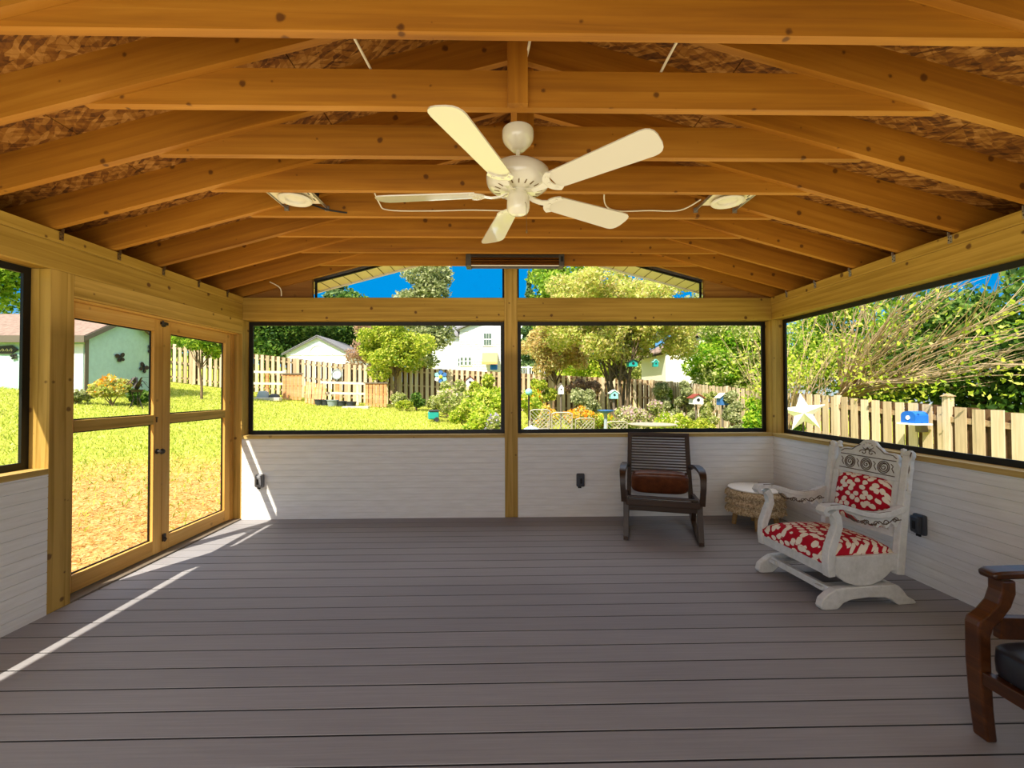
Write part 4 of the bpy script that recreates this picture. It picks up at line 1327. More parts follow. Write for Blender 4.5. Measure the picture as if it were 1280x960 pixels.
for lab, px, py, s, tl in (('dark metal butterfly on the shed end wall, nearest the shed corner', 150, 447, .21, .25), ('dark metal butterfly on the shed end wall, lowest of the three', 179, 460, .23, -.5), ('dark metal butterfly on the shed end wall, half hidden by the door stile', 189, 438, .22, -.35)):
    xw = SHX + .02
    # where the sight line meets the end wall
    d = at(px, py, 1.) - V((CX, 0, CH)); tt = (xw - CX) / d.x
    p = V((CX, 0, CH)) + d * tt
    butterfly(lab, p, PI / 2, s, tl)
p = at(18, 446, SHY - .02); butterfly('small dark butterfly on the shed front beside the arrow sign', p, 0, .12, .2)
p = at(6, 438, SHY - .03)
sg_ = thing('arrow_sign', 'dark arrow-shaped sign with pale lettering on the shed front', 'sign', p)
m = MB().prism([(-.62, -.10), (.22, -.11), (.42, .02), (.22, .16), (-.62, .10)], (0, 0, 0), X_, EZ, EY, .03).build('board', 'darkmetal', sg_)
m = MB(); rr = random.Random(4); x = -.5
for j in range(6):   # pale strokes, too small in the photograph to read
    m.bar((x, -.02, -.03), (x + .06, -.02, .05), .022, .006, (0, -1, 0)); m.tube([(x + .07, -.02, .05), (x + .10, -.02, .02), (x + .07, -.02, -.03)], .010, 5); x += .13
m.build('lettering', 'soffit', sg_)
# planting along the shed
def atg(px, Y):
    p = at(px, 500, Y); return p.x
shrub('yellow and rust flowering shrub at the shed corner', atg(140, 13.2), 13.2, .75, .5, 1.0, 2600, 'leaf_gold', .06, 31, 'flowering_shrub', flower='petal_orange', fn=250)
shrub('low green border shrub along the shed end wall', atg(172, 13.8), 13.8, .7, .4, .5, 1500, 'leaf_dark', .06, 32)
shrub('low mixed plants in front of the shed doors', atg(95, 12.9), 12.9, .6, .35, .45, 1200, 'leaf_olive', .05, 33)
x_ = atg(178, 13.4); ps = thing('plant_stand', 'dark metal plant stand with curled leaves beside the shed', 'plant stand', (x_, 13.2, gz(x_, 13.2)))
m = MB()
for j in range(3):
    a = 2*PI*j/3; m.tube([(.18*math.cos(a), .18*math.sin(a), 0), (.07*math.cos(a), .07*math.sin(a), .3), (.14*math.cos(a), .14*math.sin(a), .55)], .014, 6)
m.lathe([(.0, .5), (.13, .5), (.16, .58), (.15, .58), (.12, .52), (0, .52)], n=16).build('stand', 'darkmetal', ps)
m = MB()
for j in range(12):
    a = j * 2.4; m.sweep([(0, 0, .55), (.12*math.cos(a), .12*math.sin(a), .85 + .1*math.sin(j)), (.30*math.cos(a), .30*math.sin(a), .78 + .2*math.sin(j*1.7))], (-math.sin(a), math.cos(a), 0), [.03, .07, .01], .008)
m.build('leaves', 'darkmetal', ps)

# --- trees
tree('sapling_tree', 'young green tree in front of the fence seen through the far door', 'tree', atg(252, 16.5), 16.5, 3, 2.35, (.95, .95, .75), 16, .42, 5200, 'leaf_green', .075, .05, 41)
MB_tree = [
 ('leafy_tree', 'big dark green tree above the white neighbour garage', atg(345, 33), 33, 8.0, 4.1, (4.6, 2.4, 3.5), 60, 1.15, 26000, 'leaf_dark', .14, .3, 51),
 ('leafy_tree', 'dark tree behind the roof ridge of the white garage', atg(428, 37), 37, 8.0, 4.6, (3.2, 2.4, 4.0), 46, 1.1, 17000, 'leaf_dark', .15, .3, 52),
 ('leafy_tree', 'reddish bare-twigged tree right of the white garage', atg(466, 28), 28, 6.0, 3.2, (1.5, 1.2, 2.4), 22, .6, 6000, 'leaf_rust', .08, .12, 53),
 ('lime_tree', 'lime yellow tree leaning over the back fence', atg(494, 19.7), 19.7, 5.6, 2.75, (1.75, 1.0, 1.85), 44, .46, 15000, 'leaf_lime', .075, .10, 54),
 ('tall_tree', 'tall grey-green tree reaching into the gable opening', atg(530, 26.5), 26.5, 9, 5.3, (2.0, 1.5, 4.4), 60, .75, 24000, 'leaf_olive', .11, .18, 55),
 ('leafy_tree', 'green tree showing above the gable sill beside the centre post', atg(700, 27), 27, 10, 6.9, (2.9, 2, 2.9), 40, .8, 17000, 'leaf_green', .12, .2, 56),
 ('leafy_tree', 'shady tree above the teal shed roof', atg(-30, 24), 24, 8, 5.2, (5.5, 3, 3.2), 44, 1.2, 18000, 'leaf_green', .14, .3, 57),
]
for (nm, lab, x, y, h, c, r, k, br, n, lf, sz, tr, sd) in MB_tree:
    tree(nm, lab, 'tree', x, y, h, c, r, k, br, n, lf, sz, tr, sd)
conifer('conifer_tree', 'pointed blue-green conifer in the left corner of the gable opening', atg(421, 42), 42, 11.9, 4.6, 14000, 'leaf_conifer', .20, 61)
conifer('conifer_tree', 'narrow dark conifer right of the white house', atg(662, 36), 36, 11.0, 1.9, 7000, 'leaf_conifer', .17, 62)
# the big multi-stemmed garden tree
tree('crape_tree', 'wide golden multi-stemmed tree in the garden bed behind the slatted rocker', 'tree', atg(775, 16.2), 16.2, 6.5, 4.35, (3.6, 2.0, 2.25), 84, .55, 44000, 'leaf_gold', .07, .075, 71, stems=7, bark='greybark')
tree('leafy_tree', 'orange-tinted tree right beside the centre post above the railing', 'tree', atg(692, 18.4), 18.4, 5.5, 2.9, (1.7, 1.0, 1.6), 34, .5, 15000, 'leaf_amber', .07, .07, 72)
tree('leafy_tree', 'green tree over the fence at the corner post', 'tree', atg(915, 17.5), 17.5, 5.5, 3.1, (1.9, 1.4, 2.3), 50, .55, 24000, 'leaf_fresh', .075, .12, 73)
tree('leafy_tree', 'light green tree filling the gable right of the golden tree', 'tree', atg(880, 27.5), 27.5, 8, 5.0, (3.0, 2, 2.9), 40, .85, 15000, 'leaf_bed', .11, .16, 74)
for i, (px, Y, c, r, lf, lab) in enumerate(((745, 24, 3.0, (2.6, 1.2, 2.6), 'leaf_shrub', 'yellow green tree row behind the golden tree, nearest the railing'), (795, 29.5, 2.2, (1.6, 1.0, 2.2), 'leaf_bed', 'pale green tree behind the golden tree stems'),
        (945, 21.5, 3.0, (2.2, 1.0, 2.9), 'leaf_fresh', 'fresh green tree behind the corner post'), (330, 47, 4.5, (7, 2, 4.5), 'leaf_dark', 'distant dark tree line seen left of the garage'), (480, 52, 4.5, (7, 2, 4.5), 'leaf_dark', 'distant dark tree line between the garage and the white house'),
        (240, 40, 4., (6, 2, 4.5), 'leaf_green', 'distant green trees seen over the fence through the far door'), (690, 50, 3.5, (5.5, 2, 4.0), 'leaf_green', 'distant green trees beyond the railing by the centre post'), (900, 44, 4.5, (8, 2, 5.5), 'leaf_green', 'distant green trees beyond the pale house'))):
    tree('leafy_tree', lab, 'tree', atg(px, Y), Y, 7, c, r, 44, .42 * r[2] * .6, 13000, lf, .09 if Y < 30 else .2, .12, 130 + i)
# beyond the right fence
for i, (x, y, c, r, n, lf, lab) in enumerate((
    (10.8, 6.0, 3.0, (2.0, 2.2, 2.8), 24000, 'leaf_fresh', 'bright green tree over the right fence, nearest the camera'),
    (10.6, 9.4, 2.6, (1.9, 1.9, 2.3), 22000, 'leaf_dark', 'shady green tree over the right fence behind the blue birdhouse'),
    (11.0, 13.2, 3.2, (2.2, 2.4, 2.7), 20000, 'leaf_green', 'leafy tree over the right fence behind the pale bare branches'),
    (15.0, 9.0, 4.6, (3.2, 3.4, 4.2), 24000, 'leaf_dark', 'tall dark tree standing behind the others over the right fence'),
    (9.4, 17.2, 3.0, (1.9, 1.8, 2.6), 16000, 'leaf_bed', 'pale green tree over the right fence close to the corner post'),
    (15.0, 4.4, 4.4, (2.8, 2.4, 4.0), 18000, 'leaf_lime', 'lime green tree farthest along the right fence'))):
    tree('leafy_tree', lab, 'tree', x, y, c + 2, c, r, 60, .62, n, lf, .075 if x < 12 else .10, .13, 80 + i)
# bare sprawling branches between fence and trees
bt = thing('bare_tree', 'bare pale branches sprawling over the right fence', 'tree', (8.3, 10.6, gz(8.3, 10.6)))
m = MB(); g = random.Random(9); tips = []
for j in range(44):
    L = g.uniform(1.6, 5.6); e = g.uniform(.02, .75) if j % 4 else g.uniform(.7, 1.3); a = g.gauss(-1.45, .42)
    tips.append((L*math.cos(a)*math.cos(e)*.75, L*math.sin(a)*math.cos(e), 1.9 + L*math.sin(e)*.85))
branches(m, (0, 0, 1.75), tips, .030, 9, .09, 7, 5)
m.tube([(0, 0, -.1), (.05, 0, .8), (0, 0, 1.85)], [.12, .1, .08], 8)
m.build('branches', 'palebark', bt, 60)
P = cloud(1300, [(t_[0]*.85, t_[1]*.85, t_[2]*.9, .5, .5, .4) for t_ in tips], .06, .1); U, Vv = leaf_axes(len(P), .05)
quads('leaves', P, U, Vv, 'leaf_shrub', bt)
bt2 = thing('bare_tree', 'twiggy pale shrub with few leaves at the end of the right fence', 'tree', (6.85, 10.6, gz(6.85, 10.6)))
m = MB(); tips = []
for j in range(26):
    a = g.uniform(0, 2*PI); e = g.uniform(.75, 1.4); L = g.uniform(1.8, 3.7)
    tips.append((L*math.cos(a)*math.cos(e)*.8 + .25, L*math.sin(a)*math.cos(e)*.8, .6 + L*math.sin(e)))
branches(m, (0, 0, .05), tips, .024, 19, .10, 6, 5)
m.build('branches', 'palebark', bt2, 60)
P = cloud(2400, [(t_[0]*.85, t_[1]*.85, t_[2]*.85, .4, .4, .4) for t_ in tips], .06, .1); U, Vv = leaf_axes(len(P), .042)
quads('leaves', P, U, Vv, 'leaf_shrub', bt2)

# --- neighbour buildings
ng = thing('neighbour_garage', 'white gabled garage behind the back fence', 'building', (atg(397, 30), 30, gz(-12.8, 30) - .4))
hw_, w_ = 2.75, 2.15
MB().prism([(-w_, 0), (w_, 0), (w_, hw_), (0, hw_ + 1.12), (-w_, hw_)], (0, 2.5, 0), X_, EZ, EY, 5.0).build('wall', 'siding', ng)
m = MB()
for sg in (-1, 1):
    m.bar((sg*(w_ + .25), -.15, hw_ - .1), (0, -.15, hw_ + 1.14), .10, .05)
    vs = [(sg*(w_+.25), -.2, hw_-.08), (0, -.2, hw_+1.2), (0, 5.2, hw_+1.2), (sg*(w_+.25), 5.2, hw_-.08)]
    m.add(vs + [(a, b, c+.06) for a, b, c in vs], [(0, 1, 2, 3), (7, 6, 5, 4), (0, 4, 5, 1), (1, 5, 6, 2), (2, 6, 7, 3), (3, 7, 4, 0)])
m.build('roof', 'shingle_grey', ng)
m = MB(); pts = []
for j in range(9):
    a = PI * j / 8; pts.append((.55*math.cos(a), hw_ + .05 + .5*math.sin(a)))
for p_, q_ in zip(pts, pts[1:]): m.bar((p_[0], -.02, p_[1]), (q_[0], -.02, q_[1]), .05, .03, (0, -1, 0))
m.bar((-w_, -.02, hw_ - .1), (w_, -.02, hw_ - .1), .06, .03)
for xx in (-1.0, -.0, 1.0): m.bar((xx, -.02, 0), (xx, -.02, hw_), .05, .03, (1, 0, 0))
m.build('trim', 'whitepaint', ng)

hs = thing('neighbour_house', 'white two-storey house with awning behind the back fence', 'building', (atg(606, 38), 38, gz(-1.5, 38)))
zb = -1.0
MB().prism([(-2.2, zb), (5.6, zb), (5.6, 6.0), (1.7, 7.5), (-2.2, 6.0)], (0, 3, 0), X_, EZ, EY, 6.).build('wall', 'siding', hs)
MB().box(-6.0, -2.2, 1.2, 6., zb, 5.6).build('wing_wall', 'siding', hs)
m = MB()
for sg in (-1, 1):
    xa = 1.7 + sg * 4.2
    vs = [(xa, -.3, 5.92), (1.7, -.3, 7.6), (1.7, 6.2, 7.6), (xa, 6.2, 5.92)]
    m.add(vs + [(a, b, c+.1) for a, b, c in vs], [(0, 1, 2, 3), (7, 6, 5, 4), (0, 4, 5, 1), (1, 5, 6, 2), (2, 6, 7, 3), (3, 7, 4, 0)])
m.build('roof', 'shingle_grey', hs)
m = MB(); vs = [(-6.3, .9, 5.5), (-2.2, .9, 5.5), (-2.2, 3.6, 7.0), (-6.3, 3.6, 7.0)]
m.add(vs + [(a, b, c+.1) for a, b, c in vs], [(0, 1, 2, 3), (7, 6, 5, 4), (0, 4, 5, 1), (1, 5, 6, 2), (2, 6, 7, 3), (3, 7, 4, 0)]).build('wing_roof', 'shingle_grey', hs)
m = MB(); z = zb
while z < 5.9:
    m.box(-2.2, 5.6, -.025, 0, z, z + .012); m.box(-6, -2.2, 1.18, 1.2, z, z + .012); z += .22
m.build('siding_lines', 'holeplate', hs)
def hwin(x0, x1, z0, z1, y, grid=True):
    f = MB().box(x0-.09, x1+.09, y-.06, y, z0-.09, z1+.09).build('window', 'whitepaint', hs)
    MB().box(x0, x1, y-.075, y-.05, z0, z1).build('pane', 'glass_dark', f)
    m = MB(); zm = (z0+z1)/2; m.box(x0, x1, y-.085, y-.05, zm-.04, zm+.04)
    if grid:
        for q in (1, 2): m.box(x0+(x1-x0)*q/3-.015, x0+(x1-x0)*q/3+.015, y-.082, y-.05, z0, z1)
    m.build('sash', 'whitepaint', f)
def hp(px, py, Y=38.):
    p = at(px, py, Y) - hs.location; return p.x, p.z
for (pa, pb, q0, q1) in ((605, 614, 431.5, 417), (575, 580, 427, 415)):
    xa, za = hp(pa, q0); xb, zb_ = hp(pb, q1); hwin(xa, xb, za, zb_, 0. if pa > 590 else 1.2)
for pa in (571, 576, 581, 586):
    xa, za = hp(pa, 456); xb, zb_ = hp(pa + 2.6, 447); hwin(xa, xb, za, zb_, 0. if xa > -2.2 else 1.2, False)
xa, za = hp(603, 450); xb, zb_ = hp(622, 441)
MB().add([(xa, -1.2, za-.25), (xb, -1.2, za-.25), (xb, 0, zb_), (xa, 0, zb_), (xa, -1.2, za-.45), (xb, -1.2, za-.45)], [(0, 1, 2, 3), (4, 5, 1, 0)]).build('awning', 'awning', hs)
xa, za = hp(613, 463); xb, zb_ = hp(622, 456)
tag(MB().box(xa, xb, -.9, -.3, za, zb_).build('blue_cushion', 'blue', smooth=None, loc=hs.location, bevel=.1), 'bright blue bundle under the awning of the white house', 'cushion')
# deck railing of that house
dk = thing('deck_railing', 'white deck railing of the house just right of the centre post', 'railing', (atg(655, 33), 33, gz(.8, 33)))
m = MB(); q0 = (at(640, 459, 33) - dk.location).z; q1 = (at(640, 469, 33) - dk.location).z
m.bar((-1.4, 0, q0), (1.6, 0, q0), .10, .08).build('top_rail', 'whitepaint', dk)
m = MB().bar((-1.4, 0, q1), (1.6, 0, q1), .08, .06).build('bottom_rail', 'whitepaint', dk)
m = MB()
for j in range(19): m.bar((-1.35 + .16*j, 0, q1), (-1.35 + .16*j, 0, q0), .05, .04, X_)
m.build('balusters', 'whitepaint', dk)
for xx in (-1.4, .35, 1.6): MB().bar((xx, 0, -.2), (xx, 0, q0 + .12), .14, .14, X_).build('railing_post', 'whitepaint', dk)
# pale house seen through the garden tree
h2 = thing('neighbour_house', 'pale house wall glimpsed through the stems of the golden tree', 'building', (atg(850, 22.6), 22.6, gz(8, 22.6)))
MB().prism([(-.75, -.5), (3.2, -.5), (3.2, 3.2), (1.1, 4.1), (-.75, 3.2)], (0, 2, 0), X_, EZ, EY, 4.).build('wall', 'house_wall', h2)
m = MB()
for sg in (-1, 1):
    xa = 1.1 + sg*2.3
    vs = [(xa, -.2, 3.22), (1.1, -.2, 4.25), (1.1, 4.2, 4.25), (xa, 4.2, 3.22)]
    m.add(vs + [(a, b, c+.08) for a, b, c in vs], [(0, 1, 2, 3), (7, 6, 5, 4), (0, 4, 5, 1), (1, 5, 6, 2), (2, 6, 7, 3), (3, 7, 4, 0)])
m.build('roof', 'shingle', h2)

# --- vegetable enclosure in front of the back fence
def place(px, Y): x = atg(px, Y); return x, Y, gz(x, Y)
en_l = thing('rail_fence', 'low pale rail fence with posts at the end of the lawn by the corner post', 'fence', (atg(334, 19.3), 19.3, gz(atg(334, 19.3), 19.3)))
MB().bar((-.9, 0, 1.13), (.75, 0, 1.09), .10, .03).build('rail', 'lath', en_l)
MB().bar((-.9, 0, .62), (.75, 0, .58), .10, .03).build('rail', 'lath', en_l)
MB().bar((-.02, .03, 0), (-.02, .03, 1.15), .13, .06, X_).build('post', 'cedar', en_l)
MB().bar((.78, 0, -.1), (.78, 0, 1.2), .11, .10, X_).build('post', 'lath', en_l)
en_r = thing('rail_fence', 'low pale rail fence with posts below the round white clock', 'fence', (atg(432, 19.2), 19.2, gz(atg(432, 19.2), 19.2)))
MB().bar((-1.1, 0, 1.02), (1.0, 0, .95), .10, .03).build('rail', 'lath', en_r)
MB().bar((-1.1, 0, .55), (1.0, 0, .50), .10, .03).build('rail', 'lath', en_r)
MB().bar((-.38, .03, 0), (-.38, .03, 1.0), .16, .06, X_).build('post', 'cedar', en_r)
MB().bar((.52, .03, 0), (.52, .03, 1.0), .12, .06, X_).build('post', 'lath', en_r)
def gate(label, px, Y, w, h, n, lean=0.):
    x, y, z = place(px, Y); t = thing('picket_gate', label, 'gate', (x, y, z))
    m = MB()
    for j in range(n):
        xx = -w/2 + w * (j + .5) / n
        m.bar((xx, 0, .02), (xx + lean * 0, lean * .0, h), w / n * .78, .025, X_)
    m.build('pickets', 'cedar', t)
    MB().bar((-w/2, .03, h*.55), (w/2, .03, h*.55), .07, .03).bar((-w/2, .03, h*.95), (w/2, .03, h*.95), .08, .03).build('gate_rail', 'cedar', t)
    MB().bar((-w/2 - .05, -.01, h + .02), (w/2 + .05, -.01, h + .02), .05, .08).build('cap_rail', 'greytrim', t)
    return t
gate('orange cedar picket gate with a cap rail between the rail fences', 365, 19.2, .85, 1.15, 5)
gate('orange cedar picket gate beside the lime tree', 470, 18.9, .95, 1.05, 6)
x, y, z = place(393, 18.7); lp = thing('leaning_fence', 'loose cedar pickets leaning in a row below the garage', 'fence panel', (x, y, z))
m = MB()
for j in range(6):
    xx = -.36 + .14 * j
    m.bar((xx, 0, 0), (xx - .10 * (1 - j/8), .35, 1.0 - .03*j), .11, .022, X_)
m.build('pickets', 'cedar', lp)
for lab, px, Y, r, h, mt in (('grey upturned planter pot at the corner post end of the lawn', 329, 18.6, .26, .34, 'greypot'), ('black planter pot beside the grey upturned pot', 343, 18.7, .24, .26, 'pot'),
        ('black square pot left of the row under the clock', 399, 18.6, .20, .26, 'pot'), ('second black pot of the row under the clock', 407, 18.65, .19, .25, 'pot'), ('grey round pot in the middle of the row under the clock', 416, 18.5, .24, .28, 'greypot'),
        ('black pot right of the grey round pot', 427, 18.6, .21, .24, 'pot'), ('last black pot at the right of the row under the clock', 439, 18.6, .22, .24, 'pot')):
    x, y, z = place(px, Y); t = thing('planter_pot', lab, 'pot', (x, y, z), 0, 'pots along the back fence')
    if 'upturned' in lab: MB().lathe([(r, 0), (r*1.02, .03), (r*.95, .12), (r*.75, h*.85), (r*.45, h), (0, h)], n=20).build('shell', mt, t, 50)
    else:
        MB().lathe([(0, 0), (r*.78, 0), (r*.95, h*.86), (r*1.05, h*.88), (r*1.05, h), (r*.95, h), (r*.9, h*.85), (0, h*.83)], n=20).build('shell', mt, t, 50)
        MB().lathe([(0, h*.84), (r*.9, h*.84)], n=16, cap=False).build('soil', 'bark', t)
x, y, z = place(330, 18.3)
tag(MB().box(-.9, .7, -.12, .12, -.05, .10).build('edging_stone', 'stone', loc=(x, y, z), bevel=.03), 'pale stone edging in front of the grey upturned pot', 'edging')
x, y, z = place(445, 18.2)
tag(MB().box(-.55, .55, -.12, .12, -.05, .09).build('edging_stone', 'stone', loc=(x, y, z), bevel=.03), 'pale stone edging in front of the last black pot', 'edging')
p = at(421, 451 + 17, 20.38)
ck = thing('garden_clock', 'round white clock with grey rim hung on the back fence', 'clock', p)
MB().lathe([(.19, -.02), (.235, -.02), (.25, .0), (.24, .03), (.20, .035), (.19, .02)], n=36, cap=False, axis=(0, -1, 0)).build('rim', 'greypot', ck, 50)
MB().lathe([(0, .012), (.2, .012)], n=36, cap=False, axis=(0, -1, 0)).build('dial', 'whitepaint', ck)
MB().bar((0, -.02, 0), (.06, -.02, .09), .016, .006, (0, -1, 0)).bar((0, -.022, 0), (-.12, -.022, .03), .012, .006, (0, -1, 0)).build('hand', 'dark', ck)
# green cart box on the lawn
x, y, z = place(541, 15.2); cb = thing('garden_cart', 'small teal green garden cart with long handle lying on the lawn', 'garden cart', (x, y, z), .25)
MB().box(-.16, .20, -.16, .16, .10, .36).build('tub', 'tealpaint', cb, bevel=.03)
MB().box(-.14, .22, -.18, .18, .36, .42).build('rim', 'pot', cb, bevel=.02)
for q in (-.16, .16): MB().lathe([(.0, -.02), (.08, -.025), (.09, 0), (.08, .025), (0, .02)], (.12, q, .09), 16, True, (0, 1, 0)).build('wheel', 'pot', cb, 40)
MB().tube([(.2, 0, .2), (.5, -.1, .14), (1.0, -.3, .05)], .014, 6).build('handle', 'darkmetal', cb)
# pinwheel flower, feeders and birdhouses
p = at(551, 471, 18.5); x, y = p.x, p.y; pw = thing('pinwheel', 'blue and yellow pinwheel flower on a stake by the back fence', 'pinwheel', (x, y, gz(x, y)))
hh = p.z - gz(x, y)
MB().tube([(0, .03, 0), (0, .03, hh)], .012, 6).build('stake', 'darkmetal', pw)
for j in range(6):
    a = PI/6 + j * PI/3; c, s_ = math.cos(a), math.sin(a)
    pts = [(c*u_ - s_*v_, s_*u_ + c*v_) for u_, v_ in [(.05, -.03), (.14, -.11), (.24, -.08), (.29, 0), (.24, .08), (.14, .11), (.05, .03)]]
    MB().prism(pts, (0, -.01, hh), X_, EZ, EY, .012).build('petal', ('blue2', 'blue2', 'paleteal', 'whitepaint', 'blue2', 'paleteal')[j], pw)
MB().ellipsoid((0, -.03, hh), (.08, .04, .08), 14, 8).build('hub', 'yellow', pw, 60)

def birdhouse(label, px, py, Y, w, h, body, roof, post=True, name='birdhouse', lid=.0, tilt=0.):
    p = at(px, py, Y); z0 = gz(p.x, p.y); t = thing(name, label, 'birdhouse', (p.x, p.y, z0), tilt)
    zc = p.z - z0
    MB().prism([(-w/2, -h/2), (w/2, -h/2), (w/2, h*.18), (0, h*.45), (-w/2, h*.18)], (0, 0, zc), X_, EZ, EY, w).build('box', body, t)
    m = MB()
    for sg in (-1, 1): m.bar((sg*w*.68, 0, zc + h*.1), (0, 0, zc + h*.52), .022, w*1.25, (-sg*.4, 0, 1))
    m.build('roof', roof, t)
    MB().lathe([(0, 0), (w*.16, 0), (w*.16, .01), (0, .01)], (0, -w/2 - .002, zc - h*.05), 14, True, (0, -1, 0)).build('entrance', 'dark', t)
    if post: MB().tube([(0, 0, 0), (0, 0, zc - h/2)], .03, 8).build('post', 'greytrim', t)
    else: MB().tube([(0, 0, zc + h*.45), (0, 0, zc + h*.45 + 1.1)], .008, 5).build('hanging_wire', 'darkmetal', t)
    return t
birdhouse('white birdhouse with a red roof near the fence below the white house', 588, 477, 18.0, .34, .42, 'whitepaint', 'red')
birdhouse('tall white birdhouse box on a post left of the orange flowers', 701, 486, 14.5, .17, .36, 'whitepaint', 'greytrim')
birdhouse('pale aqua birdhouse with a white roof above the orange flowers', 767, 493, 14.2, .24, .28, 'paleteal', 'whitepaint')
birdhouse('red roofed white bird feeder by the vine covered fence', 870, 499, 14.2, .34, .32, 'whitepaint', 'red', name='bird_feeder')
birdhouse('blue birdhouse with white roof edge on a post near the corner post', 903, 499, 12.6, .24, .34, 'blue2', 'whitepaint')
birdhouse('teal hanging birdhouse in the golden tree stems', 790, 454, 15.0, .30, .24, 'tealpaint', 'darkmetal', post=False)
birdhouse('small green birdhouse hanging right of the teal one', 819, 454, 15.4, .17, .26, 'tealpaint', 'paleteal', post=False)
p = at(661, 490, 14.5); gb = thing('gazing_ball', 'pale blue glass gazing ball in the flower bed by the centre post', 'garden ornament', (p.x, p.y, gz(p.x, p.y)))
MB().ellipsoid((0, 0, p.z - gz(p.x, p.y)), (.12, .12, .12), 20, 12).build('ball', 'paleteal', gb, 80)
MB().tube([(0, 0, 0), (0, 0, p.z - gz(p.x, p.y) - .1)], .03, 8).build('stand', 'darkmetal', gb)
p = at(757, 514, 13.0); bb = thing('bird_bath', 'dark blue bird bath bowl among the pink flowers', 'bird bath', (p.x, p.y, gz(p.x, p.y)))
hh = p.z - gz(p.x, p.y)
MB().lathe([(0, hh-.06), (.1, hh-.06), (.24, hh), (.25, hh+.03), (.22, hh+.02), (0, hh-.02)], n=24).build('bowl', 'blue2', bb, 50)
MB().lathe([(.16, 0), (.06, .08), (.05, hh-.1), (.1, hh-.06)], n=16).build('pedestal', 'greypot', bb, 50)

